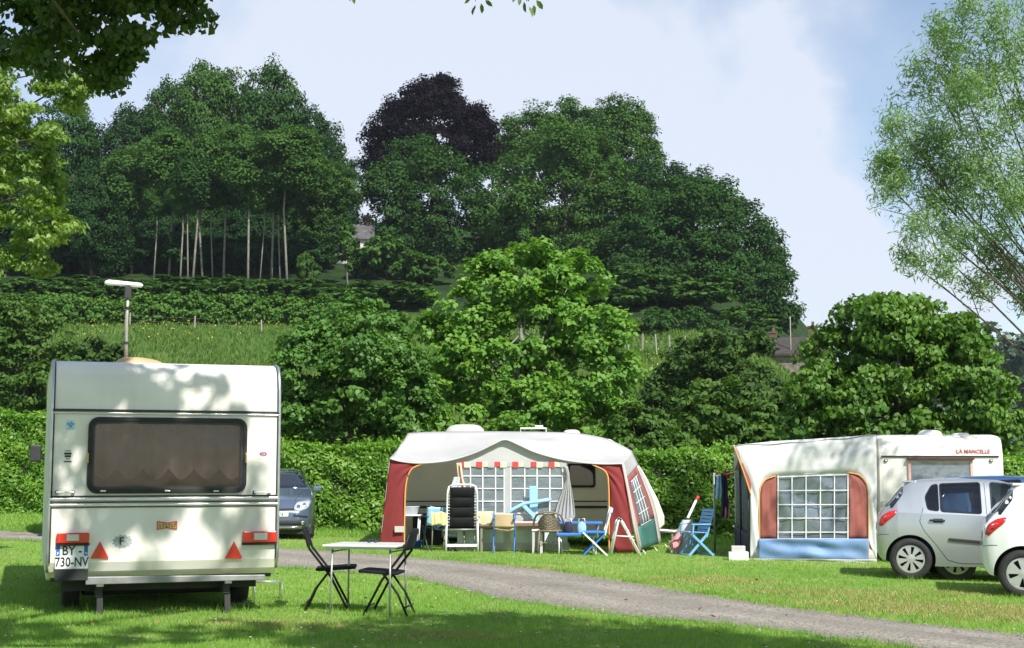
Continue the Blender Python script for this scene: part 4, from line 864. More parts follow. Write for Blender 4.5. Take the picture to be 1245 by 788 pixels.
def tail(px0, px1, py0, py1, wx0, wx1, label):
    x0, z1 = cp(px0, py0); x1, z0 = cp(px1, py1)
    t = MB().box(((x0 + x1) / 2, -.03, (z0 + z1) / 2), (x1 - x0, .06, z1 - z0)).build('tail_light', 'red_lens', cv, bevel=.008); t['label'] = label
    a = cp(wx0, py0)[0]; b = cp(wx1, py0)[0]; MB().box(((a + b) / 2, -.056, (z0 + z1) / 2 + .005), (b - a, .02, (z1 - z0) * .62)).build('reversing_lens', 'clear_lens', t, bevel=.004)
    MB().box(((x0 + x1) / 2, -.022, z0 - .012), (x1 - x0 + .01, .05, .024)).build('lamp_base', 'rubber', t, bevel=.003)
tail(69, 108, 648, 660, 81, 96, 'red tail light above the number plate'); tail(295, 335, 646, 659, 308, 324, 'red tail light at the right rear corner')
for px in (121, 284):
    x, z0 = cp(px, 679); z1 = cp(px, 658)[1]; hw = .088
    MB().prism([(x - hw, z0), (x + hw, z0), (x, z1)], face_fn(), 0, .012).build('reflector_triangle', 'red_lens', cv, bevel=.003)
x0, z1 = cp(67.5, 662); x1, z0 = cp(107, 691)
pl = MB().prism(rrect(x1 - x0, z1 - z0, .012, 3, (x0 + x1) / 2, (z0 + z1) / 2), face_fn(), .002, .012).build('number_plate', 'plate_white', cv)
bw = .036
for xa in (x0 + bw / 2 + .006, x1 - bw / 2 - .006): MB().box((xa, -.0135, z1 - .062), (bw, .003, .10)).build('plate_band', 'plate_blue', pl)
text('F', .045, 'plate_white', pl, frm((x0 + bw / 2 + .006, -.016, z1 - .09))); text('76', .030, 'plate_white', pl, frm((x1 - bw / 2 - .006, -.016, z1 - .09)))
text('BY -', .125, 'ink', pl, frm(((x0 + x1) / 2 + .0, -.0145, z1 - .064)), xs=.85); text('730-NV', .125, 'ink', pl, frm(((x0 + x1) / 2, -.0145, z0 + .062)), xs=.78)
MB().box(((x0 + x1) / 2, .0, z0 - .06), (x1 - x0, .05, .10)).build('plate_holder', 'chassis', cv)
def sticker(px0, px1, py0, py1, mat, nm='sticker', r=.02):
    x0, z1 = cp(px0, py0); x1, z0 = cp(px1, py1)
    return MB().prism(rrect(x1 - x0, z1 - z0, min(r, (z1 - z0) * .45), 4, (x0 + x1) / 2, (z0 + z1) / 2), face_fn(), .0015, .003).build(nm, mat, cv), (x0 + x1) / 2, (z0 + z1) / 2, x1 - x0, z1 - z0
s_, x, z, w, h = sticker(80, 91, 511, 523, 'sticker_pale')
m = MB()
for dx, dz, rr_ in ((-.018, .012, .014), (.008, .022, .012), (.026, .01, .011), (.004, -.008, .017), (-.02, -.03, .007), (.0, -.034, .006), (.022, -.03, .006)):
    m.prism([(x + dx + rr_ * math.cos(k * .785), z + dz + rr_ * math.sin(k * .785)) for k in range(8)], face_fn(), .003, .0042)
m.build('paw_print', 'sticker_blue', s_)
s_, x, z, w, h = sticker(77, 88, 547, 562, 'caravan_white')
m = MB()
for k, (wd, hh) in enumerate(((.055, .008), (.07, .02), (.06, .02), (.04, .008), (.07, .012))): m.box((x, -.0035, z + .05 - k * .026), (wd, .002, hh))
m.build('print_lines', 'ink', s_)
s_, x, z, w, h = sticker(313, 327, 546, 558, 'caravan_white')
m = MB()
for a in range(7):
    t = a * .9; m.box((x + .03 * math.cos(t), -.0035, z + .018 * math.sin(t)), (.022, .002, .014))
m.build('red_print', 'sticker_red', s_); MB().box((x, -.004, z), (.03, .002, .03)).build('blue_print', 'sticker_blue', s_)
x, z = cp(149, 658.5)
m = MB().prism([(x + .092 * math.cos(k * R(15)) * (1.12 if k % 2 else .9), z + .062 * math.sin(k * R(15)) * (1.12 if k % 2 else .9)) for k in range(24)], face_fn(), .0015, .003); s_ = m.build('country_sticker', 'sticker_grey', cv)
text('F', .105, 'ink', s_, frm((x - .01, -.005, z)))
x0, z1 = cp(191, 633.5); x1, z0 = cp(215, 644); xm, zm = (x0 + x1) / 2, (z0 + z1) / 2; hw, hh = (x1 - x0) / 2, (z1 - z0) / 2
b_ = MB().prism([(xm - hw, zm + hh), (xm, zm + hh * .62), (xm + hw, zm + hh), (xm + hw, zm - hh), (xm, zm - hh * .62), (xm - hw, zm - hh)], face_fn(), .001, .010).build('bow_tie_badge', 'sticker_red', cv)
b2 = MB().prism([(xm - hw * .9, zm + hh * .72), (xm, zm + hh * .42), (xm + hw * .9, zm + hh * .72), (xm + hw * .9, zm - hh * .72), (xm, zm - hh * .42), (xm - hw * .9, zm - hh * .72)], face_fn(), .010, .012).build('badge_field', 'gold', b_)
m = MB()
for k, g in enumerate((-.72, -.4, -.1, .2, .48, .76)):
    m.box((xm + hw * g, -.0135, zm), (hw * .07, .002, hh * .85)); m.box((xm + hw * (g + .08), -.0135, zm + (hh * .3 if k % 2 else -hh * .3)), (hw * .12, .002, hh * .18))
m.build('badge_marks', 'brown_stripe', b_)
# lower skirt, chassis, steadies, wheels
a = cp(104, 709); b = cp(322, 703); m = MB()
m.add([(a[0], -.02, a[1] - .015), (b[0], -.02, b[1] - .015), (b[0], -.02, b[1] + .035), (a[0], -.02, a[1] + .06), (a[0], .05, a[1] - .015), (b[0], .05, b[1] - .015), (b[0], .05, b[1] + .035), (a[0], .05, a[1] + .06)],
      [(0, 1, 2, 3), (4, 7, 6, 5), (0, 4, 5, 1), (3, 2, 6, 7), (0, 3, 7, 4), (1, 5, 6, 2)]).build('rear_skirt', 'skirt_grey', cv, bevel=.006)
m = MB()
for s in (-.62, .62): m.box((s, 2.4, zb - .14), (.06, 4.6, .14))
m.box((0, .35, zb - .12), (1.9, .06, .1)).box((0, .9, .30), (1.75, .08, .08)).box((0, 4.2, zb - .12), (1.5, .06, .1)); m.beam((-.5, 4.6, .42), (0, 6.0, .42), .06, .08).beam((.5, 4.6, .42), (0, 6.0, .42), .06, .08); m.build('chassis_frame', 'chassis', cv)
MB().box((0, 2.5, zb - .035), (2.15, 4.7, .05)).build('floor_panel', 'chassis', cv); MB().box((0, 1.7, .25), (1.5, 1.3, .26)).build('added_shade_box', 'chassis', cv, bevel=.04); MB().box((0, 3.6, .27), (1.9, .2, .3)).build('added_shade_bar', 'chassis', cv, bevel=.02)  # the two lower boxes are added to darken the gap under the floor
for px in (122, 278):
    x, z1 = cp(px, 704); z0 = 0.0
    g = MB().beam((x, .16, zb - .06), (x + .01, .12, .02), .06, .045).box((x, .12, .012), (.08, .08, .024)).build('steady_leg', 'chassis', cv, bevel=.005)
    MB().box((x, .04, zb - .07), (.07, .06, .08)).build('leg_bracket', 'aluminium', g, bevel=.005)
def wheel(parent, loc, r, w, spokes, rimr, side, mat='wheel_silver', gap=.5, turn=0.0):
    """axle along local Y, outer face towards side*Y"""
    t = bpy.data.objects.new('wheel', None); COL.objects.link(t); t.parent = parent; t.location = loc; t.empty_display_size = .1
    f = lambda a, b, h: (a, h * side, b)
    MB().lathe([(rimr, -w / 2), (r * .93, -w / 2), (r, -w * .32), (r, w * .32), (r * .93, w / 2), (rimr + .012, w / 2), (rimr, w * .40), (rimr, -w / 2)], 40, f).build('tyre', 'tyre_rubber', t, True, angle=30)
    MB().lathe([(0.001, w * .10), (rimr, w * .12)], 32, f).build('brake_disc', 'dark_hole', t)
    m = MB(); m.lathe([(rimr + .002, -w * .3), (rimr + .002, w * .42), (rimr - .02, w * .43), (rimr - .028, w * .30)], 40, f)
    m.lathe([(.001, w * .46), (rimr * .26, w * .44), (rimr * .34, w * .36), (rimr * .34, w * .2)], 24, f)
    for k in range(spokes):
        a = 2 * math.pi * k / spokes + turn; da0 = math.pi / spokes * (1 - gap) * 1.3; da1 = math.pi / spokes * (1 - gap * .72); r0, r1 = rimr * .25, rimr * .97
        q = lambda ang, rad, h: f(rad * math.cos(ang), rad * math.sin(ang), h)
        m.add([q(a - da0, r0, w * .43), q(a + da0, r0, w * .43), q(a + da1, r1, w * .41), q(a - da1, r1, w * .41), q(a - da0, r0, w * .28), q(a + da0, r0, w * .28), q(a + da1, r1, w * .26), q(a - da1, r1, w * .26)],
              [(0, 1, 2, 3), (0, 4, 5, 1), (1, 5, 6, 2), (2, 6, 7, 3), (3, 7, 4, 0)])
    m.build('rim', mat, t, False); return t
for s in (-1, 1):
    w_ = wheel(cv, (s * .86, 1.0, .31), .31, .17, 5, .19, s); w_.rotation_euler = (0, 0, -math.pi / 2)
    MB().box((s * .86, 1.0, .008), (.22, .4, .02)).build('wheel_board', 'weathered_wood', cv)
# roof cover and television mast
p = cp(167, 442, .9); zt = ztop + .025
def dome(u, v):
    a = u * 2 * math.pi; r = math.cos(v * math.pi / 2) ** .6 if v < 1 else 0.0
    return (p[0] + .27 * r * math.cos(a) + .03, .95 + .3 * r * math.sin(a), zt + .115 * math.sin(v * math.pi / 2) * (1 - .35 * (math.cos(a) * r + 1) / 2))
cvr = MB().sheet(dome, 28, 8).build('roof_cover', 'aged_plastic', cv, True)
x, zb_ = cp(153, 440, .95); zt_ = cp(152, 349, .95)[1]
ms = MB().tube([(x, .95, zt), (x - .004, .95, zb_ + .45), (x + .006, .95, zt_ - .03)], [.020, .018, .016], 10).build('mast', 'mast_grey', cv, True)
m = MB()
for k in (.25, .72): m.lathe([(.024, -.012), (.03, -.012), (.03, .012), (.024, .012)], 12, lambda a_, b_, h_: (x + a_, .95 + b_, zb_ + k * (zt_ - zb_) + h_))
m.build('mast_clip', 'rubber', ms)
MB().box((x, .95, zt_ - .06), (.07, .08, .13)).build('mast_head', 'trim_dark', ms, bevel=.01)
x0, za = cp(127, 344, .95); x1, zb2 = cp(174, 346.5, .95)
MB().prism([(x0, za + .012), (x0 + .04, za + .03), (x1 - .03, zb2 + .014), (x1, zb2 - .006), (x1 - .01, zb2 - .022), (x0 + .03, za - .012), (x0, za - .006)], lambda u, v, t: (u, .95 + t, v), -.06, .06).build('aerial', 'white_plastic', cv, bevel=.008)
# wire step lying behind it
p = hit(325, 729); st = thing('wire_step', 'thin wire folding step on the grass beside the near caravan', 'step', p, R(15))
m = MB(); a, b_, h = .15, .11, .20
for s in (-1, 1): MB().tube([(s * a, -b_, 0), (s * a, -b_, h), (s * a, b_, h), (s * a, b_, 0)], .006, 6).build('leg_frame', 'galvanised', st, True)
m = MB()
for k in range(6): m.bar((-a, -b_ + k * .044, h), (a, -b_ + k * .044, h), .004, 5)
m.build('tread', 'galvanised', st, True)
# ---------------------------------------------------------------- cars
def lerp1(tab, x):
    return float(np.interp(x, [p[0] for p in tab], [p[1] for p in tab]))
HATCH = dict(L=3.95, x0=.12, top=[(.12, .64), (.135, .80), (.16, .93), (.20, .99), (.36, 1.18), (.50, 1.35), (.57, 1.42), (.64, 1.445), (.85, 1.475), (1.4, 1.49), (1.9, 1.465), (2.25, 1.37), (2.6, 1.19), (2.95, 1.01), (3.2, .95), (3.5, .87), (3.75, .77), (3.9, .66), (3.95, .56)],
             belt=[(.12, .6), (.16, .90), (.4, 1.0), (1.2, .98), (2.6, .92), (3.2, .88), (3.6, .78), (3.95, .52)], bot=[(.12, .40), (.18, .28), (.35, .24), (1.0, .20), (3.0, .20), (3.7, .22), (3.95, .34)],
             hw=[(.12, .66), (.16, .73), (.24, .775), (.42, .82), (.8, .845), (1.6, .85), (2.6, .85), (3.3, .82), (3.65, .74), (3.85, .62), (3.95, .48)], roofw=.58, wheels=(.60, 3.17), r=.305)
SALOON = dict(L=4.7, top=[(0, .7), (.1, .95), (.5, 1.1), (1.0, 1.33), (1.6, 1.43), (2.2, 1.43), (2.6, 1.36), (3.0, 1.2), (3.45, 1.02), (3.75, .95), (4.1, .87), (4.35, .80), (4.5, .72), (4.63, .62), (4.7, .5)],
              belt=[(0, .6), (.1, .93), (1.2, .96), (3.2, .93), (3.7, .90), (4.2, .80), (4.5, .68), (4.7, .48)], bot=[(0, .4), (.3, .22), (4.3, .18), (4.6, .20), (4.7, .26)],
              hw=[(0, .66), (.2, .8), (1, .875), (3.4, .88), (4.0, .86), (4.3, .81), (4.52, .72), (4.65, .58), (4.7, .46)], roofw=.57, wheels=(.95, 3.75), r=.32)
VAN = dict(L=5.0, top=[(0, 2.3), (.1, 2.75), (.4, 2.85), (3.2, 2.85), (3.6, 2.7), (3.95, 2.2), (4.25, 1.6), (4.4, 1.3), (4.7, 1.15), (4.9, 1.0), (5.0, .7)], belt=[(0, 1.2), (4.0, 1.2), (4.4, 1.1), (4.8, .95), (5.0, .6)],
           bot=[(0, .4), (4.8, .3), (5.0, .45)], hw=[(0, .9), (.2, .98), (4.2, .98), (4.6, .93), (4.9, .8), (5, .7)], roofw=.84, wheels=(1.0, 4.1), r=.34)
def car(name, label, loc, rz, P, paint, group=None, spokes=8, gap=.5, sz=1.0, rear=True, front=False, plate=None, wide=1.0, hubmat='wheel_silver'):
    root = thing(name, label, 'car' if P is not VAN else 'van', loc, rz, group)
    st = np.unique(np.r_[[p[0] for p in P['top']], np.linspace(P.get('x0', 0), P['L'], 48), [p[0] for p in P['hw']]])
    secs = []
    for x in st:
        zt, zb_, w = lerp1(P['top'], x) * sz, lerp1(P['bot'], x), lerp1(P['hw'], x) * wide
        zs = min(lerp1(P['belt'], x) * sz, zt - .03); t = min(max((zt - zs) / .42, 0), 1); wr = w * (.93 * (1 - t) + P['roofw'] / .85 * 1.0 * t)
        zm = zb_ + (zs - zb_) * .55
        ctrl = [(0, zb_), (w * .82, zb_), (w * .95, zb_ + .05), (w, zm), (w * .985, zs - .04), (w * .955, zs), (w * .955 + (wr - w * .955) * .55, zs + (zt - zs) * .55), (wr, zt - .06 * t - .012), (wr * .82, zt - .012), (wr * .45, zt), (0, zt)]
        pts = smooth_curve(ctrl, 34); pts[0] = np.array((0, zb_)); pts[-1] = np.array((0, zt)); secs.append([(x, p[0], p[1]) for p in pts] + [(x, -p[0], p[1]) for p in pts[-2:0:-1]])
    k = len(secs[0]); V = [p for s_ in secs for p in s_]; Fc = [(i * k + j, i * k + (j + 1) % k, (i + 1) * k + (j + 1) % k, (i + 1) * k + j) for i in range(len(st) - 1) for j in range(k)]
    Fc += [tuple(range(k))[::-1], tuple(range((len(st) - 1) * k, len(st) * k))]
    m = MB(); m.add(V, Fc); bo = m.build('body', paint, root, True)
    bv = BVHTree.FromPolygons([Vector(v) for v in V], [tuple(f) for f in Fc])
    # wheel arches
    ra = P['r'] + .05
    arch_poly = [(ra * math.cos(t), ra * math.sin(t)) for t in [2 * math.pi * k / 40 + .01 for k in range(40)]]
    cuts = [([(wx + u, P['r'] + q) for u, q in arch_poly], s * .50, s * 1.35, 'rubber') for wx in P['wheels'] for s in (-1, 1)]
    wins = [[(.86, 1.03 * sz), (.83, 1.22 * sz), (.93, 1.385 * sz), (1.02, 1.405 * sz), (1.02, 1.005 * sz)], [(1.045, 1.0 * sz), (1.045, 1.408 * sz), (1.62, 1.43 * sz), (1.62, .97 * sz)], [(1.76, .965 * sz), (1.76, 1.43 * sz), (2.0, 1.41 * sz), (2.28, 1.28 * sz), (2.62, .99 * sz), (2.6, .945 * sz)]]
    if P is HATCH:
        cuts.append(([(.80, .60), (.74, .98 * sz), (.88, 1.30 * sz), (1.0, 1.39 * sz), (2.0, 1.39 * sz), (2.2, 1.26 * sz), (2.5, .96 * sz), (2.5, .60)], -.5, .5, 'interior_grey'))
        for w_ in wins:
            cx, cz = np.mean(w_, 0); cuts.append(([(cx + (x - cx) * .97, cz + (z - cz) * .96) for x, z in w_], -1.3, 1.3, 'interior_grey'))
    bo.data.materials.append(MATS['rubber']); bo.data.materials.append(MATS['interior_grey'])
    for poly, y0, y1, mt in cuts:
        co = MB().prism(poly, lambda u, q, t: (u, t, q), y0, y1).build('cut_tool', mt, root); bpy.context.view_layer.update()
        md = bo.modifiers.new('cut', 'BOOLEAN'); md.object = co; md.operation = 'DIFFERENCE'; md.solver = 'EXACT'; md.material_mode = 'TRANSFER'
        dg = bpy.context.evaluated_depsgraph_get(); dg.update(); nm = bpy.data.meshes.new_from_object(bo.evaluated_get(dg)); bo.modifiers.clear(); bo.data = nm; bpy.data.objects.remove(co)
    nm.set_sharp_from_angle(angle=R(38)); wnm = bo.modifiers.new('normals', 'WEIGHTED_NORMAL'); wnm.keep_sharp = True
    dirs = {'R': lambda u, v: (Vector((u, -3, v)), Vector((0, 1, 0))), 'L': lambda u, v: (Vector((u, 3, v)), Vector((0, -1, 0))),
            'B': lambda u, v: (Vector((-3, u, v)), Vector((1, 0, 0))), 'F': lambda u, v: (Vector((9, u, v)), Vector((-1, 0, 0)))}
    def proj(d, u, v, off):
        o_, q = dirs[d](u, v); h = bv.ray_cast(o_, q)
        if h[0] is None: h = bv.find_nearest(o_ + q * 3); 
        n = h[1] if h[1].dot(q) < 0 else -h[1]; return h[0] + n * off
    def drape(nm_, poly, d, off, mat, parent=root, step=.07, thick=True):
        b = bmesh.new(); vs_ = [b.verts.new((u, v, 0)) for u, v in poly]; b.faces.new(vs_)
        for ax in (0, 1):
            lo, hi = min(p[ax] for p in poly), max(p[ax] for p in poly); n = int((hi - lo) / step)
            for i in range(1, n + 1):
                co_ = Vector((0, 0, 0)); co_[ax] = lo + (hi - lo) * i / (n + 1); no = Vector((0, 0, 0)); no[ax] = 1
                bmesh.ops.bisect_plane(b, geom=b.verts[:] + b.edges[:] + b.faces[:], plane_co=co_, plane_no=no)
        b.verts.ensure_lookup_table()
        Vv = [proj(d, v.co.x, v.co.y, off) for v in b.verts]; Ff = [[v.index for v in f.verts] for f in b.faces]; b.verts.index_update(); Ff = [[v.index for v in f.verts] for f in b.faces]; b.free()
        o = MB().add(Vv, Ff).build(nm_, mat, parent, True)
        if thick: q = o.modifiers.new('solid', 'SOLIDIFY'); q.thickness = .006; q.offset = 0
        return o
    def seam(nm_, pts, d, w, mat, parent=root, off=.003):
        P2 = resample(pts, max(4, int(len(pts) * 8))); m_ = MB(); m_.tube([proj(d, u, v, off - w * .35) for u, v in P2], w / 2, 5); return m_.build(nm_, mat, parent, True)
    def roundp(poly, k=3):
        P2 = [np.array(p, float) for p in poly]; out = []; n = len(P2)
        for i in range(n):
            a, b, c_ = P2[i - 1], P2[i], P2[(i + 1) % n]; ra = min(.04, np.linalg.norm(a - b) * .3); rc = min(.04, np.linalg.norm(c_ - b) * .3)
            s0 = b + (a - b) / np.linalg.norm(a - b) * ra; s1 = b + (c_ - b) / np.linalg.norm(c_ - b) * rc
            for j in range(k + 1):
                t = j / k; out.append(tuple((1 - t) ** 2 * s0 + 2 * t * (1 - t) * b + t * t * s1))
        return out
    for wx in P['wheels']:
        for s in (-1, 1): wheel(root, (wx, s * (lerp1(P['hw'], wx) * wide - .10), P['r']), P['r'], .19, spokes, P['r'] * .66, s, hubmat, gap, .2)
    if P is HATCH:
        for sx in (1.02, 1.78):
            for s in (-1, 1):
                st_ = MB().add([(sx + .02 + i * .13 + (j * -.10), s * .25 + k, .62 + j * .62 * sz) for j in (0, 1) for i in (0, 1) for k in (-.21, .21)], [(0, 1, 3, 2), (4, 6, 7, 5), (0, 2, 6, 4), (1, 5, 7, 3), (0, 4, 5, 1), (2, 3, 7, 6)]).build('seat', 'seat_cloth', root, bevel=.04, seg=3)
                MB().box((sx - .05, s * .25, 1.32 * sz), (.09, .24, .15)).build('headrest', 'seat_cloth', st_, bevel=.03, seg=3)
        MB().tube([(2.14 + .03 * math.cos(t), .25 + .17 * math.cos(t * 1.0) * 0 + .17 * math.sin(t), 1.0 * sz + .15 * math.cos(t)) for t in [k * R(20) for k in range(19)]], .014, 6).build('steering_wheel', 'ink', root, True)
        for d in ('R', 'L'):
            for q in wins:
                w_ = drape('side_window', roundp(q), d, .004, 'car_glass_clear', thick=False); seam('window_seal', [*roundp(q), roundp(q)[0]], d, .014, 'rubber', w_, .006)
            ds = seam('door_seam', [(1.68, 1.42 * sz), (1.69, .95 * sz), (1.69, .26)], d, .008, 'rubber'); seam('door_seam', [(.80, 1.06 * sz), (.74, .86), (.80, .72), (.98, .50), (1.12, .30), (1.3, .25), (2.55, .25), (2.75, .6), (2.8, .9 * sz)], d, .008, 'rubber')
            s = -1 if d == 'R' else 1
            hb = MB(); pa, pb = proj(d, .88, .875 * sz, .022), proj(d, 1.10, .868 * sz, .022); hb.beam(pa, pb, .028, .03); hb.build('door_handle', 'trim_dark', root, bevel=.008)
            drape('handle_recess', [(.93, .84 * sz), (1.07, .84 * sz), (1.07, .90 * sz), (.93, .90 * sz)], d, .003, 'rubber', thick=False)
            pa, pb = proj(d, 1.14, .60, .012), proj(d, 1.68, .56, .012); MB().beam(pa, pb, .022, .045).build('side_moulding', 'trim_dark', root, bevel=.008)
            pa, pb = proj(d, 1.70, .56, .012), proj(d, 2.72, .54, .012); MB().beam(pa, pb, .022, .045).build('side_moulding', 'trim_dark', root, bevel=.008)
            tl = drape('tail_light', roundp([(.155, .80 * sz), (.20, .92 * sz), (.30, .99 * sz), (.43, 1.02 * sz), (.40, .95 * sz), (.29, .86 * sz), (.20, .775 * sz)]), d, .008, 'red_lens'); drape('indicator', roundp([(.23, .87 * sz), (.28, .925 * sz), (.34, .95 * sz), (.32, .91 * sz), (.26, .86 * sz)]), d, .013, 'amber_lens' if False else 'red_lens', tl)
            seam('bumper_seam', [(.04, .62), (.2, .66), (.3, .66)], d, .007, 'rubber')
        drape('rear_window', roundp([(-.50, 1.06 * sz), (-.42, 1.36 * sz), (.42, 1.36 * sz), (.50, 1.06 * sz)]), 'B', .005, 'car_glass')
        # wrap of dark glass round the tailgate corner, seen edge on
        for d in ('R', 'L'): drape('tailgate_glass', [(.28, 1.06 * sz), (.46, 1.28 * sz), (.53, 1.36 * sz), (.51, 1.24 * sz), (.36, 1.05 * sz)], d, .004, 'car_glass')
        drape('number_plate', roundp([(-.26, .70), (.26, .70), (.26, .81), (-.26, .81)]), 'B', .008, 'plate_white')
        MB().box((.62, 0, 1.437 * sz), (.20, 1.0, .03)).build('roof_spoiler', paint, root, bevel=.012)
        drape('windscreen', roundp([(-.60, 1.02 * sz), (-.50, 1.40 * sz), (.50, 1.40 * sz), (.60, 1.02 * sz)]), 'F', .004, 'car_glass')
        for d in (-1, 1): drape('headlight', roundp([(d * .42, .66), (d * .40, .76), (d * .68, .86), (d * .72, .80), (d * .66, .68)]), 'F', .008, 'headlight_glass')
        for s in (-1, 1):
            MB().box((2.48, s * .93, 1.0 * sz), (.12, .17, .14)).build('wing_mirror', paint, root, bevel=.03, seg=3)
    if P is SALOON:
        ws_ = drape('windscreen', roundp([(-.66, 1.03), (-.53, 1.385), (-.2, 1.40), (.2, 1.40), (.53, 1.385), (.66, 1.03), (.3, 1.02), (-.3, 1.02)]), 'F', .004, 'car_glass')
        for d in (-1, 1):
            hl = drape('headlight', roundp([(d * .38, .585), (d * .37, .66), (d * .45, .75), (d * .66, .79), (d * .72, .76), (d * .65, .63), (d * .5, .565)]), 'F', .008, 'headlight_glass')
            for hx, hz_ in ((.46, .65), (.58, .68)): drape('lamp_bulb', [(d * hx + .038 * math.cos(a * .785), hz_ + .038 * math.sin(a * .785)) for a in range(8)], 'F', .016, 'chrome', hl)
            seam('bonnet_seam', [(d * .36, .62), (d * .40, .80), (d * .60, 1.0)], 'F', .008, 'rubber')
            drape('fog_light', [(d * .55 + .045 * math.cos(a * .785), .335 + .04 * math.sin(a * .785)) for a in range(8)], 'F', .02, 'chrome')
            drape('bumper_slot', roundp([(d * .36, .47), (d * .36, .51), (d * .66, .47), (d * .64, .44)]), 'F', .006, 'rubber')
            s = d; mm = MB().box((3.12, s * .86, 1.0), (.13, .2, .13)); mm.build('wing_mirror', paint, root, bevel=.04, seg=3)
            for q in ([(1.0, 1.02), (1.15, 1.28), (1.9, 1.35), (1.9, .99)], [(1.98, .985), (1.98, 1.35), (2.5, 1.30), (3.0, 1.02)]): drape('side_window', roundp(q), 'R' if s < 0 else 'L', .004, 'car_glass')
            MB().tube([(1.0, s * .60, 1.30), (1.4, s * .62, 1.43), (2.2, s * .61, 1.455), (2.5, s * .60, 1.40)], .014, 6).build('roof_rail', 'chrome', root, True)
        drape('upper_grille', roundp([(-.38, .585), (-.38, .62), (.38, .62), (.38, .585)]), 'F', .006, 'rubber')
        drape('lower_grille', roundp([(-.62, .29), (-.56, .385), (.56, .385), (.62, .29)]), 'F', .006, 'rubber')
        seam('bumper_trim', [(-.66, .262), (0, .25), (.66, .262)], 'F', .03, 'chrome', off=.012)
        npl = drape('number_plate', roundp([(-.26, .455), (-.26, .56), (.26, .56), (.26, .455)]), 'F', .012, 'plate_white')
        e = proj('F', 0, .715, .012); bd = MB(); ring(bd, [(0, .075), (.055, 0), (0, -.075), (-.055, 0)], [(0, .045), (.03, 0), (0, -.045), (-.03, 0)], lambda u, v, t: (e.x + t - v * .6, u, e.z + v), 0, .02); bd.build('diamond_badge', 'chrome', root, bevel=.003)
        q = proj('F', 0, .508, .02); text('8 ZZP 76', .085, 'ink', npl, Matrix.Translation((q.x + .006, 0, q.z)) @ Matrix.Rotation(math.pi / 2, 4, 'Z') @ FACE)
        MB().box((4.35, 0, .16), (.4, 1.5, .1)).build('under_tray', 'rubber', root)
    if P is VAN:
        drape('windscreen', roundp([(-.78, 1.42), (-.70, 2.25), (.70, 2.25), (.78, 1.42)]), 'F', .005, 'car_glass')
        drape('grille', roundp([(-.6, .75), (-.6, .95), (.6, .95), (.6, .75)]), 'F', .006, 'rubber')
        for d in (-1, 1):
            drape('headlight', roundp([(d * .5, .85), (d * .5, 1.03), (d * .82, 1.05), (d * .8, .85)]), 'F', .008, 'headlight_glass')
            drape('side_window', roundp([(3.1, 1.35), (3.1, 2.0), (3.75, 2.0), (4.1, 1.4)]), 'R' if d < 0 else 'L', .004, 'car_glass')
            mm = MB().tube([(4.05, d * .95, 1.5), (4.1, d * 1.1, 1.6)], .02, 6).build('mirror_arm', 'rubber', root); mr = MB().box((4.12, d * 1.2, 1.66), (.10, .22, .34)).build('wing_mirror', 'trim_dark', root, bevel=.03); MB().box((4.06, d * 1.2, 1.66), (.01, .18, .28)).build('mirror_glass', 'chrome', mr)
        MB().box((4.9, 0, .5), (.3, 1.8, .26)).build('bumper', 'trim_dark', root, bevel=.05)
    return root
def car_at(px, py, rz, P, wx):     # place so that the ground under the near (camera side) wheel at wx meets the pixel
    g = hit(px, py); off = Matrix.Rotation(rz, 3, 'Z') @ Vector((wx, -lerp1(P['hw'], wx) + .05, 0)); q = g - off; q.z = tz(g.x, g.y); return q
GP = 'hatchbacks parked on the grass'
l1 = car_at(1108, 705, R(-14), HATCH, .60); car('hatchback', 'silver hatchback on the lawn in front of the right caravan', l1, R(-14), HATCH, 'silver_paint', None, 8, .5)
l2 = car_at(1245, 727, R(-17), HATCH, .60); car('hatchback', 'white hatchback cut by the right edge of the picture', l2, R(-17), HATCH, 'white_paint', None, 5, .42)
bp_ = at(1098, 571, 21.9); bp_.z = tz(bp_.x + 1, 21.9); car('hatchback', 'dark blue car hidden behind the silver hatchback with its roof showing', bp_, R(-6), HATCH, 'blue_paint', None, 8, .5, sz=1.045)
lp = at(344, 571, 28.6); car('saloon_car', 'slate blue estate car facing forward beside the near caravan', (lp.x - .14 - 4.65 * math.cos(R(-81)), lp.y - 4.65 * math.sin(R(-81)), tz(lp.x, 28.6)), R(-81), SALOON, 'slate_paint', None, 5, .45, wide=.92)
vp = at(112, 571, 27.5); va = R(-80)
car('tow_van', 'dark van with a wing mirror half hidden behind the near caravan', (vp.x - 5 * math.cos(va), vp.y - 5 * math.sin(va), tz(vp.x, 27.5)), va, VAN, 'van_paint', None, 5, .45)
# ---------------------------------------------------------------- middle pitch: caravan with an open awning
def loc_of(root):
    o = Vector(root.location); Mi = Matrix.Rotation(-root.rotation_euler.z, 3, 'Z')
    return lambda px, py, Y: Mi @ (at(px, py, Y) - o)
def poly_panel(name, pts, mat, parent, solid=.006, sub=0):
    m = MB().add(pts, [tuple(range(len(pts)))]); return m.build(name, mat, parent, solid=solid)
def piping(name, pts, r, mat, parent, n=24):
    return MB().tube([Vector(p) for p in smooth_curve(pts, n)], r, 6).build(name, mat, parent, True)
YF, YB = 26.2, 28.5
c = at(640, 571, 28.5); cv2 = thing('caravan', 'cream caravan behind the open awning with roof vents showing above it', 'caravan', (c.x, 28.5, tz(c.x, 28.5)))
L2 = loc_of(cv2)
pr = [(486, 655), (484, 560), (490, 538), (500, 527), (560, 525.5), (690, 527), (742, 534), (764, 546), (782, 573), (800, 607), (808, 628), (808, 638), (800, 646), (770, 650)]
P2 = [L2(x, y, YB) for x, y in pr]
outl = [(p.x, p.z) for p in P2]; m = MB(); n = len(outl)
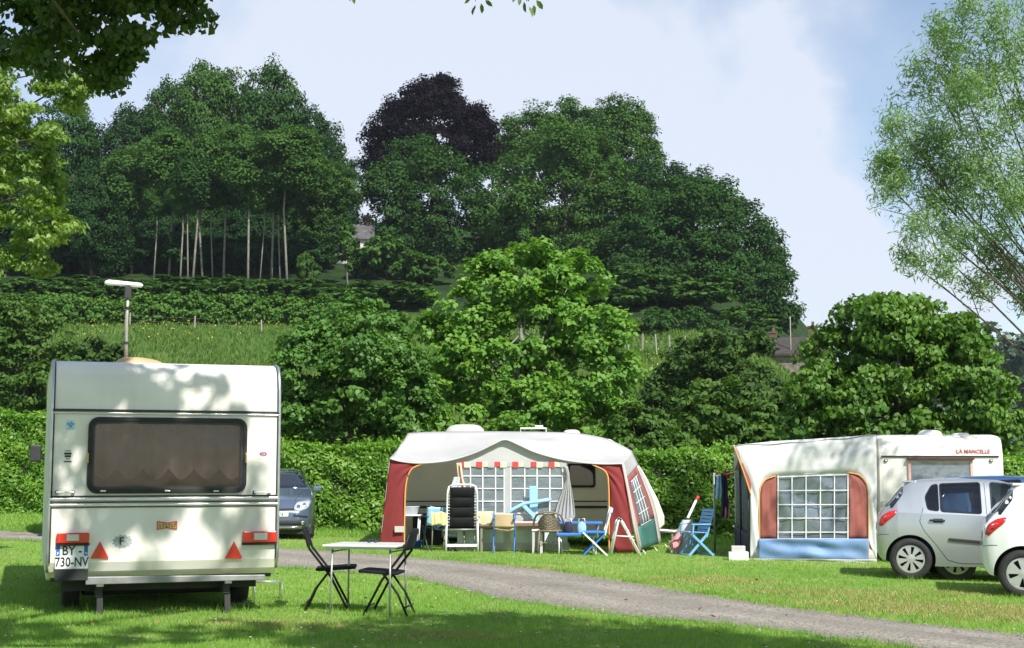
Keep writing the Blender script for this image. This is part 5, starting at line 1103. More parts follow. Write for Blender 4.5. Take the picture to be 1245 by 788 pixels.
m.add([(x, 0, z) for x, z in outl] + [(x, 2.15, z) for x, z in outl], [tuple(range(n)), tuple(range(2 * n - 1, n - 1, -1))] + [(i, (i + 1) % n, n + (i + 1) % n, n + i) for i in range(n)])
b2 = m.build('body', 'caravan_cream', cv2, bevel=.04, seg=3, angle=60)
def win2(px0, px1, py0, py1):
    a = L2(px0, py1, YB); b = L2(px1, py0, YB); w, h = b.x - a.x, b.z - a.z; ctr = ((a.x + b.x) / 2, (a.z + b.z) / 2)
    f = MB(); ring(f, rrect(w + .06, h + .06, .06, 4, *ctr), rrect(w - .03, h - .03, .04, 4, *ctr), lambda u, v, t: (u, -t, v), 0, .03); fo = f.build('window', 'rubber', cv2)
    MB().prism(rrect(w - .01, h - .01, .04, 4, *ctr), lambda u, v, t: (u, -t, v), .004, .014).build('pane', 'car_glass', fo)
win2(692, 722, 565, 591); win2(570, 640, 566, 595)
a, b = L2(490, 611, YB), L2(738, 611, YB)
for py, h in ((609.5, .02), (616.5, .05)):
    z = L2(600, py, YB).z; MB().box(((a.x + b.x) / 2, -.005, z), (b.x - a.x, .012, h)).build('side_stripe', 'brown_stripe', cv2)
p = L2(797, 640, YB); MB().tube([(p.x - .1, .9, p.z - .1), (p.x + .5, 1.05, p.z - .15), (p.x + .62, 1.05, p.z - .12)], .04, 8).build('drawbar', 'galvanised', cv2)
MB().bar((p.x + .45, 1.05, p.z - .15), (p.x + .45, 1.05, -.02), .025).box((p.x + .45, 1.05, .02), (.16, .16, .04)).build('jockey_stand', 'galvanised', cv2)
for px in (590, 650): wheel(cv2, (L2(px, 600, YB).x, .3, .31), .31, .17, 5, .19, -1)
def vent(px0, px1, pyt, y, hgt, nm='roof_vent', mat='caravan_white'):
    a = L2(px0, 527, YB + y); b = L2(px1, 527, YB + y); zt = L2(px0, pyt, YB + y).z; w = (b.x - a.x) / 2; zc = a.z - .05; cx = (a.x + b.x) / 2
    def fn(u, v):
        t = u * 2 * math.pi; r = math.cos(v * math.pi / 2) ** .5 if v < 1 else 0
        return (cx + w * r * math.cos(t), y + .28 * r * math.sin(t), zc + (zt - zc) * math.sin(v * math.pi / 2))
    MB().sheet(fn, 24, 7).build(nm, mat, cv2, True)
vent(541, 590, 516, .9, .2, mat='awning_white'); vent(684, 706, 522.5, .8, .1)
rk = MB(); a = L2(633, 523, YB + .7); b = L2(664, 523, YB + .7)
for dy in (0, .22): rk.tube([(a.x, .7 + dy, a.z - .06), (a.x, .7 + dy, a.z + .04), (b.x, .7 + dy, a.z + .04), (b.x, .7 + dy, a.z - .06)], .014, 6)
for k in range(4): rk.bar((a.x + (b.x - a.x) * k / 3, .7, a.z + .04), (a.x + (b.x - a.x) * k / 3, .92, a.z + .04), .012, 5)
rk.box(((a.x + b.x) / 2 + .12, .8, a.z + .07), (.16, .2, .06)); rk.build('roof_rack', 'white_plastic', cv2)
c = at(615, 571, YF); aw = thing('awning', 'open fronted white awning with dark red side panels and scalloped eave', 'awning', (c.x, YF, tz(c.x, YF)))
LA = loc_of(aw)
top = smooth_curve([LA(*p, YB - .06) for p in [(496, 526.5), (530, 525), (600, 524.5), (690, 526), (728, 531), (750, 538.5), (768, 548)]], 61)
eav = [LA(*p, YF) for p in smooth_curve([(474, 557), (488, 560.5), (508, 562.5), (530, 561.5), (552, 558), (580, 549), (600, 539.5), (614, 534), (630, 540), (650, 549), (680, 557.5), (710, 562), (735, 563.5), (757, 563)], 61)]
def canopy(u, v):
    i = u * 60; k = min(int(i), 59); f = i - k; t = Vector(top[k]).lerp(Vector(top[k + 1]), f); e = eav[k].lerp(eav[k + 1], f)
    p = t.lerp(e, v); s = math.sin(v * math.pi); p.z += -.05 * s + .018 * s * math.sin(u * 17 + v * 5) + .012 * s * math.sin(u * 41 - v * 9); return p
MB().sheet(canopy, 60, 14).build('canopy', 'awning_white', aw, True, solid=.006)
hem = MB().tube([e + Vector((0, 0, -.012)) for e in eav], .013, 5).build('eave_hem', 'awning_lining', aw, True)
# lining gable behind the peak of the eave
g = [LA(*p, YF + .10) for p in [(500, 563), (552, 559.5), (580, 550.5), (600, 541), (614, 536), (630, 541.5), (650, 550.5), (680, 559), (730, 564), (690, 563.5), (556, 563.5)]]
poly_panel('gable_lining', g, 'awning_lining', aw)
# left and right red wings, bulging a little
def wing(nm, outer, inner, mat, bulge, yo=0.04, yi=0.04):
    o_ = smooth_curve([LA(*p, YF + yo) for p in outer], 25); i_ = smooth_curve([LA(*p, YF + yi) for p in inner], 25)
    def fn(u, v):
        k = min(int(v * 24), 23); f = v * 24 - k; a_ = Vector(o_[k]).lerp(Vector(o_[k + 1]), f); b_ = Vector(i_[k]).lerp(Vector(i_[k + 1]), f)
        p = a_.lerp(b_, u); p.y += -bulge * math.sin(u * math.pi) * math.sin(v * math.pi) + .012 * math.sin(v * 19 + u * 6); return p
    return MB().sheet(fn, 10, 30).build(nm, mat, aw, True, solid=.006)
wing('red_panel', [(474, 558), (470, 590), (465, 630), (461, 664)], [(515, 563), (499, 571), (493, 590), (491, 663)], 'awning_red', .05)
wing('red_panel', [(758, 564), (762, 595), (766, 630), (771, 671)], [(722, 565), (737, 574), (741, 592), (741, 671)], 'awning_red', .05)
piping('piping', [LA(*p, YF + .02) for p in [(517, 563), (500, 571), (493.5, 590), (492, 625), (491.5, 663)]], .016, 'piping_orange', aw)
piping('piping', [LA(*p, YF + .02) for p in [(720, 565), (736.5, 574), (740, 592), (740.5, 630), (740.5, 671)]], .016, 'piping_orange', aw)
a = LA(485.5, 643.5, YF - .03); MB().box(tuple(a), (.17, .012, .11)).build('repair_patch', 'awning_white', aw)
# front pole and flared side wall with its own window
fp = [LA(*p, YF) for p in [(757, 563), (763, 595), (770, 635), (777, 670)]]
MB().tube(fp, .022, 8).build('front_pole', 'piping_pink', aw, True)
def sidewall(px, py, d):    # d 0 front .. 1 back
    return LA(px, py, YF + d * (YB - YF - .1))
FA = [sidewall(*p, 0.02) for p in [(757, 563), (763.5, 600), (770.5, 635), (777.5, 670)]]; BA = [sidewall(*p, 1) for p in [(768, 548), (783, 580), (797, 618), (805, 663)]]
def side_fn(u, v):
    fa = smooth_curve(FA, 31); ba = smooth_curve(BA, 31); k = min(int(v * 30), 29); f = v * 30 - k
    return Vector(fa[k]).lerp(Vector(fa[k + 1]), f).lerp(Vector(ba[k]).lerp(Vector(ba[k + 1]), f), u)
def side_patch(nm, us, vs_, mat, nu=8, nv=8, off=0.0):
    u0, u1 = us; v0, v1 = vs_
    def fn(u, v):
        p = side_fn(u0 + (u1 - u0) * u, v0 + (v1 - v0) * v); p.x += off; p.y -= off * .5; return p
    return MB().sheet(fn, nu, nv).build(nm, mat, aw, True, solid=.004)
side_patch('side_wall', (0, 1), (0, .18), 'awning_white'); side_patch('side_wall', (0, .13), (.18, .98), 'awning_white', 3, 14); side_patch('side_wall', (.86, 1), (.18, .98), 'awning_white', 3, 14)
side_patch('side_red', (.13, .24), (.18, .74), 'awning_brick', 3, 10); side_patch('side_red', (.70, .86), (.18, .74), 'awning_brick', 3, 10); side_patch('side_red', (.24, .70), (.18, .25), 'awning_brick', 5, 3)
side_patch('side_skirt', (.13, .86), (.74, .98), 'awning_green', 6, 5)
sw = side_patch('side_window', (.24, .70), (.25, .74), 'clear_film', 6, 6)
for k in range(1, 4):
    u = .24 + .46 * k / 4; MB().tube([side_fn(u, .25 + .49 * t / 8) + Vector((.012, -.012, 0)) for t in range(9)], .008, 5).build('window_bar', 'white_plastic', sw, True)
for k in range(5):
    v = .25 + .49 * k / 4; MB().tube([side_fn(.24 + .46 * t / 5, v) + Vector((.012, -.012, 0)) for t in range(6)], .008, 5).build('window_bar', 'white_plastic', sw, True)
MB().tube([side_fn(.02, .02), side_fn(.03, .5), side_fn(.02, 1)], .03, 6).build('side_pole', 'awning_white', aw, True)
m = MB()
for (u, v) in ((0, 1), (.5, 1), (1, 1)):
    p = side_fn(u, v); m.bar(p + Vector((.06, 0, .02)), p + Vector((.12, -.02, -.06)), .008, 5)
m.build('tent_pegs', 'galvanised', aw)['kind'] = 'stuff'
# left side wall and rear strip inside
poly_panel('side_wall', [LA(474, 557, YF + .03), LA(462, 663, YF + .03), LA(484, 652, YB - .1), LA(490, 540, YB - .1)], 'awning_white', aw)
# centre window panel in the front line, four by two light grids with a gathered flap at the right
wy = YF + .05
def PV(px, py, dy=0.0): return LA(px, py, wy + dy)
def cell(px0, px1, py0, py1, nm, mat, dy=0.0, th=.004, par=aw):
    return MB().add([PV(px0, py1, dy), PV(px1, py1, dy), PV(px1, py0, dy), PV(px0, py0, dy), PV(px0, py1, dy + th), PV(px1, py1, dy + th), PV(px1, py0, dy + th), PV(px0, py0, dy + th)],
                    [(0, 1, 2, 3), (4, 7, 6, 5), (0, 4, 5, 1), (1, 5, 6, 2), (2, 6, 7, 3), (3, 7, 4, 0)]).build(nm, mat, par)
for x0, x1, cols in ((560, 613, (560, 572, 587, 602.5, 613)), (620, 687, (621, 638, 653, 668.5, 684))):
    w_ = cell(x0, x1, 568, 624, 'front_window', 'clear_film', .01)
    for xx in cols: cell(xx - .7, xx + .7, 568, 625, 'window_bar', 'white_plastic', -.006, .012, w_)
    for yy in (578.7, 594, 609.4, 624): cell(x0, x1, yy - .6, yy + .6, 'window_bar', 'white_plastic', -.010, .012, w_)
cell(612.5, 620.5, 563, 668, 'centre_strip', 'awning_white', -.002, .012)
cell(556, 690, 625, 645, 'lower_panel', 'awning_white', .012, .006); cell(556, 690, 645, 660, 'lower_panel', 'mud_flap', .012, .006); cell(553, 692, 660, 669, 'mud_skirt', 'awning_white', .008, .006)
nst = 18
for k in range(nst):
    x0 = 557 + (689 - 557) * k / nst; x1 = 557 + (689 - 557) * (k + 1) / nst; cell(x0, x1, 561.5, 567.5 + (.9 if k % 2 else 0), 'valance_strip', 'valance_red' if k % 3 == 0 else ('valance_cream' if k % 3 == 1 else 'awning_white'), -.014 - .01 * (k % 2), .005)
def flap(nm, rows, mat, fold=.05, nf=5):
    R_ = [(PV(a_, y_), PV(b_, y_)) for a_, b_, y_ in rows]
    def fn(u, v):
        t = v * (len(R_) - 1); k = min(int(t), len(R_) - 2); f = t - k; a_ = R_[k][0].lerp(R_[k + 1][0], f); b_ = R_[k][1].lerp(R_[k + 1][1], f)
        p = a_.lerp(b_, u); w = (b_ - a_).length; p.y += -.05 - fold * math.sin(u * math.pi) - min(.03, w * .12) * math.sin(u * nf * 2 * math.pi + v * 2); return p
    return MB().sheet(fn, 40, 24).build(nm, mat, aw, True, solid=.005)
flap('gathered_flap', [(684, 690, 567), (687, 692, 575), (688, 692.5, 583), (684, 695, 596), (677, 698, 615), (674, 699, 628), (680, 694, 634), (684, 690, 636)], 'awning_white')
flap('tied_curtain', [(555, 561, 563), (556, 562, 572), (557.5, 563.5, 582), (560, 567, 593)], 'valance_cream', .02, 3)
flap('tied_curtain', [(557.5, 560, 566), (558.5, 561, 576), (560, 563, 586), (562, 565, 593)], 'valance_red', .05, 2)
flap('rolled_flap', [(552, 563, 580), (549, 562, 590), (548, 560, 594)], 'mud_flap', .03, 2)
# ---------------------------------------------------------------- furniture of the middle pitch
pmat('sky_plastic', (0.32, 0.58, 0.78), .45, var=.08, vscale=5)
pmat('chair_blue', (0.17, 0.40, 0.66), .5, var=.12, vscale=5)
pmat('deep_blue', (0.04, 0.17, 0.50), .5, var=.12, vscale=5)
pmat('dark_teal', (0.03, 0.075, 0.10), .7, var=.2, vscale=5)
pmat('black_mesh', (0.011, 0.011, 0.012), .75, spec=.2, var=.3, vscale=20, bump=.3, bscale=30)
pmat('peach_cloth', (0.66, 0.47, 0.30), .8, var=.08, vscale=6); pmat('yellow_cloth', (0.72, 0.62, 0.26), .85, var=.15, vscale=5, bump=.4, bscale=10)
pmat('cream_cloth', (0.72, 0.66, 0.45), .85, var=.1, vscale=5)
pmat('wicker', (0.21, 0.165, 0.11), .7, var=.3, vscale=30)
pmat('table_pink', (0.62, 0.55, 0.52), .5, var=.1, vscale=4); pmat('table_edge', (0.24, 0.13, 0.10), .6)
pmat('olive', (0.22, 0.22, 0.15), .6); pmat('basin', (0.66, 0.72, 0.80), .35); pmat('tub_blue', (0.02, 0.13, 0.50), .35)
pmat('black_steel', (0.008, 0.008, 0.009), .5, spec=.3, var=.2, vscale=9)
pmat('board_grey', (0.52, 0.50, 0.47), .55, var=.12, vscale=4)
pmat('table_white', (0.74, 0.73, 0.70), .35, var=.08, vscale=5, coat=.2)
pmat('pattern_dark', (0.02, 0.02, 0.05), .8); pmat('pink_cloth', (0.55, 0.24, 0.24), .85, var=.2, vscale=6); pmat('laundry_blue', (0.28, 0.50, 0.62), .85, var=.2, vscale=9); pmat('navy_cloth', (0.02, 0.022, 0.045), .9); pmat('red_cloth', (0.45, 0.05, 0.04), .85)
def g_at(px, Y): p = at(px, 571, Y); p.z = tz(p.x, Y); return p
YC = 25.75; PPM = FPX / YC
# padded recliner, its back towards us
rc = thing('recliner_chair', 'tall black padded reclining garden chair with white frame, its back turned', 'chair', g_at(562, YC), R(4))
for s in (-1, 1):
    MB().tube([(s * .27, .10, .40), (s * .275, .02, .66), (s * .27, -.06, 1.05), (s * .24, -.09, 1.18)], .017, 8).build('back_rail', 'white_plastic', rc, True)
    MB().tube([(s * .29, .0, .0), (s * .285, -.01, .3), (s * .28, .06, .62)], .02, 8).build('leg', 'white_plastic', rc, True)
    MB().tube([(s * .29, .62, .0), (s * .29, .3, .40), (s * .29, -.02, .60)], .016, 8).build('leg', 'white_plastic', rc, True)
    MB().box((s * .30, .28, .62), (.05, .42, .03)).build('armrest', 'black_steel', rc, bevel=.01)
MB().tube([(-.24, -.09, 1.18), (-.15, -.10, 1.21), (.15, -.10, 1.21), (.24, -.09, 1.18)], .017, 8).build('top_rail', 'white_plastic', rc, True)
def pad(u, v):
    x = (u - .5) * .44; z = .44 + v * .72; y = .095 - (z - .4) * .24 - .035 * abs(math.sin(v * 4.0 * math.pi)) ** .7 * (1 - (2 * u - 1) ** 4); return (x, y, z)
MB().sheet(pad, 16, 48).build('padded_back', 'black_mesh', rc, True, solid=.02)
MB().box((0, .34, .43), (.45, .5, .04)).build('seat', 'black_mesh', rc, bevel=.01)
m = MB()
for k in range(13):
    z = .47 + k * .053
    for s in (-1, 1): m.bar((s * .215, .09 - (z - .4) * .24, z), (s * .268, .085 - (z - .4) * .235, z + .012), .006, 4)
m.build('elastic_lacing', 'white_plastic', rc)['kind'] = 'stuff'
MB().box((0, -.005, .115), (.56, .025, .05)).build('cross_bar', 'white_plastic', rc, bevel=.006)
MB().bar((-.28, .05, .40), (.28, .05, .40), .013).build('cross_tube', 'galvanised', rc, True)
pk = g_at(552, YC + .25); bt = thing('shoes', 'pair of dark shoes under the padded recliner', 'shoes', pk)
for dx in (-.06, .06):
    MB().tube([(dx, .12, .045), (dx, .04, .05), (dx, -.06, .035), (dx, -.12, .03)], [.035, .045, .042, .02], 10).build('shoe', 'rubber', bt, True)
# side table with basin left inside the awning and a blue tub below it
YT = 26.9; tb = thing('folding_table', 'small white folding table inside the awning beside the left red panel', 'table', g_at(497, YT)); ht = 1.5 + (571 - 625.5) * YT / FPX - tz(0, 0) - tb.location.z
MB().box((0, 0, ht), (.50, .55, .025)).build('tabletop', 'table_white', tb, bevel=.006)
for sx in (-1, 1):
    for sy in (-1, 1): MB().bar((sx * .21, sy * .22, ht - .012), (sx * .18, sy * .24, 0), .012).build('leg', 'white_plastic', tb, True)
bs = thing('basin', 'pale plastic washing up basin on the small white table', 'basin', (tb.location.x + .02, YT, tb.location.z + ht + .0125))
MB().lathe([(.001, .004), (.13, 0), (.17, .14), (.185, .15), (.18, .155), (.162, .142), (.125, .012), (.001, .012)], 28, lambda a_, b_, h_: (a_ * 1.1, b_ * .85, h_)).build('bowl', 'basin', bs, True)
tub = thing('tub', 'blue plastic tub on the ground under the small white table', 'tub', g_at(501, 26.6)); MB().lathe([(.001, .004), (.17, 0), (.20, .14), (.215, .145), (.19, .14), (.165, .012), (.001, .012)], 28).build('bowl', 'tub_blue', tub, True)
bx_ = thing('cool_box', 'dark box standing in the shaded corner of the open awning', 'box', g_at(520, 27.9)); MB().box((0, 0, .28), (.55, .4, .56)).build('case', 'interior_dark', bx_, bevel=.02); MB().box((0, 0, .585), (.57, .42, .05)).build('lid', 'trim_dark', bx_, bevel=.015)
# fabric chairs
def canvas_chair(name, label, px, Y, rz, back, seat, frame, hb=.86, w=.50, cloth=None):
    t = thing(name, label, 'chair', g_at(px, Y), rz)
    for s in (-1, 1):
        MB().tube([(s * w / 2, .20, 0), (s * w / 2, -.02, .42), (s * w / 2, -.12, hb)], .012, 7).build('back_frame', frame, t, True)
        MB().tube([(s * w / 2, -.20, 0), (s * w / 2, .0, .24), (s * w / 2, .22, .44)], .012, 7).build('leg', frame, t, True)
        MB().box((s * w / 2, .05, .62), (.045, .40, .022)).build('armrest', frame, t, bevel=.006)
    def bk(u, v): z = .46 + v * (hb - .47); return ((u - .5) * w * .96, -.03 - (z - .42) * .225 - .03 * math.sin(u * math.pi), z)
    MB().sheet(bk, 10, 8).build('backrest', back, t, True, solid=.008)
    def st_(u, v): return ((u - .5) * w * .96, -.02 + v * .25, .425 + .012 * v - .03 * math.sin(u * math.pi))
    MB().sheet(st_, 10, 6).build('seat', seat, t, True, solid=.008); return t
canvas_chair('garden_chair', 'pale blue backed folding chair left of the black recliner', 531, YC + .25, R(20), 'sky_plastic', 'dark_teal', 'dark_teal', .80, .42)
tw = thing('towel', 'yellow towel draped over the arm of the pale blue chair', 'towel', g_at(534, YC - .05)); 
def towel(u, v):
    a_ = (v - .5) * 2; return ((u - .5) * .28 + .01 * math.sin(v * 9), -.05 * a_ + .02 * math.sin(u * 15), .70 - .22 * abs(a_) ** 1.4 + .015 * math.sin(u * 9 + v * 4))
MB().sheet(towel, 16, 18).build('cloth', 'yellow_cloth', tw, True, solid=.012)
MB().box((0, .02, .655), (.24, .04, .03)).build('rail', 'dark_teal', tw); 
for s in (-1, 1): MB().bar((s * .11, .02, .65), (s * .13, .06, 0), .012).build('leg', 'olive', tw, True)
canvas_chair('camping_chair', 'peach coloured fabric camping chair in front of the set table', 613, YC - .05, R(-3), 'peach_cloth', 'peach_cloth', 'deep_blue', .72, .38)
canvas_chair('camping_chair', 'cream backed camping chair between recliner and peach chair', 589, YC + .2, R(2), 'cream_cloth', 'olive', 'olive', .74, .36)
# big table with inverted pale blue chair on it
tt = thing('garden_table', 'long pale garden table with brown edge behind the camping chairs', 'table', g_at(622, 26.05)); hT = 1.5 + (571 - 634) * 26.05 / FPX - tt.location.z
MB().box((.02, .0, hT), (1.35, .34, .03)).build('tabletop', 'table_pink', tt, bevel=.008); MB().box((.02, -.17, hT - .035), (1.33, .02, .05)).build('edge', 'table_edge', tt)
for sx in (-.55, .58):
    for sy in (-.12, .12): MB().box((sx, sy, hT / 2 - .02), (.045, .04, hT - .04)).build('leg', 'olive', tt, bevel=.006)
def slat_chair(name, label, loc, rz, mat, sc=1.0, group=None):
    t = thing(name, label, 'chair', loc, rz, group, sc)
    for s in (-1, 1):
        MB().beam((s * .25, -.26, 0), (s * .25, .22, .44), .035, .05).build('leg', mat, t, bevel=.008)
        MB().beam((s * .22, .26, 0), (s * .22, -.16, .44), .035, .05).build('leg', mat, t, bevel=.008)
        MB().beam((s * .235, -.12, .36), (s * .235, -.30, .92), .035, .03).build('back_post', mat, t, bevel=.006)
        MB().box((s * .275, .0, .62), (.05, .44, .025)).build('armrest', mat, t, bevel=.008)
        MB().beam((s * .275, .20, .43), (s * .275, .18, .62), .03, .03).build('arm_support', mat, t)
    MB().beam((-.26, -.255, .02), (.26, -.255, .02), .05, .03).build('foot_bar', mat, t, bevel=.006); MB().beam((-.23, .255, .02), (.23, .255, .02), .05, .03).build('foot_bar', mat, t, bevel=.006)
    sl = None
    for k in range(7):
        z = .47 + k * .070; y = -.155 - (z - .47) * .32
        if sl is None: sl = MB().box((0, 0, 0), (.46, .018, .058)).build('slat', mat, t, bevel=.006); o = sl
        else: o = sl.copy(); COL.objects.link(o)
        o.location = (0, y, z); o.rotation_euler = (.31, 0, 0)
    se = None
    for k in range(6):
        if se is None: se = MB().box((0, 0, 0), (.46, .062, .018)).build('seat_slat', mat, t, bevel=.006); o = se
        else: o = se.copy(); COL.objects.link(o)
        o.location = (0, -.12 + k * .072, .45 + k * .004)
    return t
ivp = at(640, 633.5, 26.05); iv = thing('plastic_chair', 'pale blue plastic chair lying upside down on the garden table', 'chair', ivp)
def ivq(px, py, dy=0.0): return at(px, py, 26.05) - ivp + Vector((0, dy, 0))
MB().beam(ivq(648.5, 591, .02), ivq(649, 622, .02), .15, .03).build('backrest', 'sky_plastic', iv, bevel=.008)
for dy in (-.12, .12):
    MB().tube([ivq(609, 632, dy), ivq(624, 619, dy), ivq(638, 612, dy), ivq(652, 610, dy), ivq(670, 607, dy)], .034, 6).build('arm', 'sky_plastic', iv, True)
    MB().beam(ivq(634, 612, dy), ivq(656, 634, dy), .04, .07).build('leg', 'sky_plastic', iv, bevel=.008)
for k in range(4): MB().beam(ivq(618 + k * 4.5, 624.5 - k * 3.2, -.13), ivq(618 + k * 4.5, 624.5 - k * 3.2, .13), .05, .014).build('seat_slat', 'sky_plastic', iv, bevel=.004)
lean = slat_chair('plastic_chair', 'pale blue plastic chair propped behind the black recliner', (g_at(553, 26.1).x, 26.1, g_at(553, 26.1).z + .42), R(75), 'sky_plastic', .62); lean.rotation_euler = (R(-70), R(8), R(60))
sp_ = thing('stool', 'low stool under the propped blue chair behind the recliner', 'stool', g_at(553, 26.1))
MB().box((0, 0, .38), (.42, .32, .03)).build('seat', 'board_grey', sp_, bevel=.008)
for sx in (-1, 1):
    for sy in (-1, 1): MB().bar((sx * .17, sy * .12, .37), (sx * .2, sy * .14, 0), .014).build('leg', 'olive', sp_, True)
# wicker bistro chair
wk = thing('wicker_chair', 'brown wicker armchair with a round back in front of the table', 'chair', g_at(667, YC - .1), R(-4)); PH = .74
arc = [(-.27, .12, .40), (-.27, -.02, .56), (-.21, -.14, .70), (-.11, -.18, PH), (0, -.19, PH + .015), (.11, -.18, PH), (.21, -.14, .70), (.27, -.02, .56), (.27, .12, .40)]
MB().tube(smooth_curve(arc, 30), .018, 8).build('back_hoop', 'wicker', wk, True)
def wov(u, v):
    x = (u - .5) * .38; zt = .72 - .16 * (abs(u - .5) * 2) ** 2.2; z = .40 + v * (zt - .40); return (x * (1 - .15 * (1 - v)), -.17 + .12 * (abs(u - .5) * 2) ** 2 + .05 * (1 - v), z)
bkm = MB()
for k in range(11):
    u = k / 10; bkm.tube([Vector(wov(u, j / 6)) + Vector((0, .006 * (-1) ** (j + k), 0)) for j in range(7)], .009, 4)
for k in range(12):
    v = k / 11; bkm.tube([Vector(wov(j / 10, v)) + Vector((0, .008 * (-1) ** (j + k), 0)) for j in range(11)], .012, 4)
bo_ = bkm.build('woven_back', 'wicker', wk, True); bo_['kind'] = 'stuff'
MB().lathe([(.001, .40), (.22, .40), (.235, .415), (.22, .43), (.001, .43)], 28, lambda a_, b_, h_: (a_, b_ + .06, h_)).build('seat', 'wicker', wk, True)
for sx, sy in ((-1, -1), (1, -1), (-1, 1), (1, 1)): MB().tube([(sx * .16, sy * .15 + .05, .41), (sx * .20, sy * .19 + .05, 0)], .018, 7).build('leg', 'wicker', wk, True)
MB().tube([(-.18, -.12, .2), (.18, .22, .2)], .010, 6).build('stretcher', 'wicker', wk, True); MB().tube([(.18, -.12, .2), (-.18, .22, .2)], .010, 6).build('stretcher', 'wicker', wk, True)
pt = thing('white_stool', 'pale post legged stool left of the wicker chair', 'stool', g_at(653, YC)); MB().box((0, 0, .42), (.20, .26, .03)).build('seat', 'table_white', pt, bevel=.006)
for sx in (-1, 1):
    for sy in (-1, 1): MB().box((sx * .07, sy * .09, .205), (.05, .04, .41)).build('leg', 'board_grey', pt, bevel=.006)
# blue folding table and deck chair at its right
bt_ = thing('blue_table', 'blue topped folding table right of the wicker chair', 'table', g_at(703, 26.0)); hB = 1.5 + (571 - 634.5) * 26.0 / FPX - bt_.location.z
MB().box((0, 0, hB), (.86, .5, .04)).build('tabletop', 'deep_blue', bt_, bevel=.008)
for sx in (-1, 1):
    MB().tube([(sx * .36, -.2, hB - .02), (sx * .30, .2, 0)], .014, 7).build('leg', 'white_plastic', bt_, True); MB().tube([(sx * .36, .2, hB - .02), (sx * .30, -.2, 0)], .014, 7).build('leg', 'white_plastic', bt_, True)
def bag(nm, label, px, Y, mat, w, h, mat2=None):
    p = g_at(px, Y); t = thing(nm, label, 'bag', (p.x, Y, p.z + .395)); 
    def fn(u, v):
        a_ = u * 2 * math.pi; r = (.5 + .12 * math.sin(v * math.pi)) * w * (1 - .25 * v ** 3); return (r * math.cos(a_) * .9, r * math.sin(a_) * .55, v * h + .01 * math.sin(a_ * 3))
    MB().sheet(fn, 20, 10).build('sack', mat, t, True)
    MB().tube([(-.06, 0, h - .01), (-.05, 0, h + .06), (.05, 0, h + .06), (.06, 0, h - .01)], .008, 5).build('handle', mat2 or mat, t, True); return t
sh = thing('camp_bench', 'low white legged bench with blue seat under the blue table edge', 'bench', g_at(700, 25.62)); MB().box((.0, 0, .365), (.72, .30, .05)).build('seat', 'deep_blue', sh, bevel=.01)
for sx in (-1, 1):
    for sy in (-1, 1): MB().bar((sx * .31, sy * .11, .35), (sx * .31, sy * .13, 0), .013).build('leg', 'white_plastic', sh, True)
bag('patterned_bag', 'black and white patterned bag standing on the low blue bench', 691, 25.62, 'pattern_dark', .16, .18, 'white_plastic'); bag('blue_bag', 'blue and white bag standing on the bench beside the patterned bag', 707, 25.62, 'sky_plastic', .15, .19, 'white_plastic')
dc = thing('deck_chair', 'white folding chair with blue striped seat beside the blue table', 'chair', g_at(722, 25.6), R(90))
for s in (-1, 1):
    MB().beam((s * .23, -.22, 0), (s * .23, .22, .42), .03, .03).build('leg', 'white_plastic', dc, bevel=.005); MB().beam((s * .20, .22, 0), (s * .20, -.20, .40), .03, .03).build('leg', 'deep_blue', dc, bevel=.005)
    MB().beam((s * .22, -.18, .36), (s * .22, -.30, .86), .03, .025).build('back_post', 'white_plastic', dc, bevel=.005)
MB().box((0, .0, .415), (.46, .42, .04)).build('seat', 'deep_blue', dc, bevel=.008)
for k in range(3): MB().box((0, -.235 - k * .04, .60 + k * .10), (.42, .016, .085), Matrix.Rotation(.24, 3, 'X')).build('back_slat', 'basin', dc, bevel=.004)
ah = thing('airer', 'folded white clothes airer standing like a trestle at the right red panel', 'clothes airer', g_at(757, 25.7))
for dy in (-.22, .22):
    MB().tube([(-.24, dy - .02, 0), (-.10, dy, .62), (-.04, dy, .66)], .02, 7).build('leg', 'white_plastic', ah, True); MB().tube([(.30, dy + .02, 0), (-.02, dy, .60), (-.08, dy, .66)], .018, 7).build('leg', 'white_plastic', ah, True)
MB().bar((-.06, -.24, .65), (-.06, .24, .65), .022).build('hinge_bar', 'trim_dark', ah, True)
for k, (x, z) in enumerate(((-.18, .28), (-.13, .46), (.18, .28), (.08, .45))): MB().bar((x, -.22, z), (x, .22, z), .010).build('rail', 'white_plastic', ah, True)
MB().bar((-.18, -.22, .36), (.17, -.22, .34), .012).build('brace', 'white_plastic', ah, True)
# right of the awning: blue slatted chair, parasol leaning on a bag
slat_chair('plastic_chair', 'mid blue slatted plastic garden chair standing alone by the hedge', g_at(845, 26.2), R(108), 'chair_blue', .92)
us = thing('folded_parasol', 'white pole with red tips leaning behind the lone blue chair', 'pole', g_at(818, 26.6)); q0, q1 = at(816, 646, 26.6) - us.location, at(847, 607, 27.3) - us.location
MB().tube([(q0.x, q0.y, .01), tuple(q1)], .026, 8).build('shaft', 'white_plastic', us, True); MB().tube([tuple(q1 - Vector((.02, .01, .03))), tuple(q1 + Vector((.04, .02, .05)))], .034, 8).build('tip', 'red_cloth', us, True)
def wrap(u, v):
    a_ = u * 2 * math.pi; c_ = Vector((q0.x, q0.y, .02)).lerp(q1, .05 + .32 * v); r = .05 + .05 * math.sin(v * math.pi) + .014 * math.sin(a_ * 5); return c_ + Vector((r * math.cos(a_), r * math.sin(a_) * .7, 0))
MB().sheet(wrap, 24, 10).build('wrapped_cloth', 'pink_cloth', us, True)
sk = thing('storage_sack', 'pale grey storage sack leaning behind the lone blue chair', 'sack', g_at(831, 26.9))
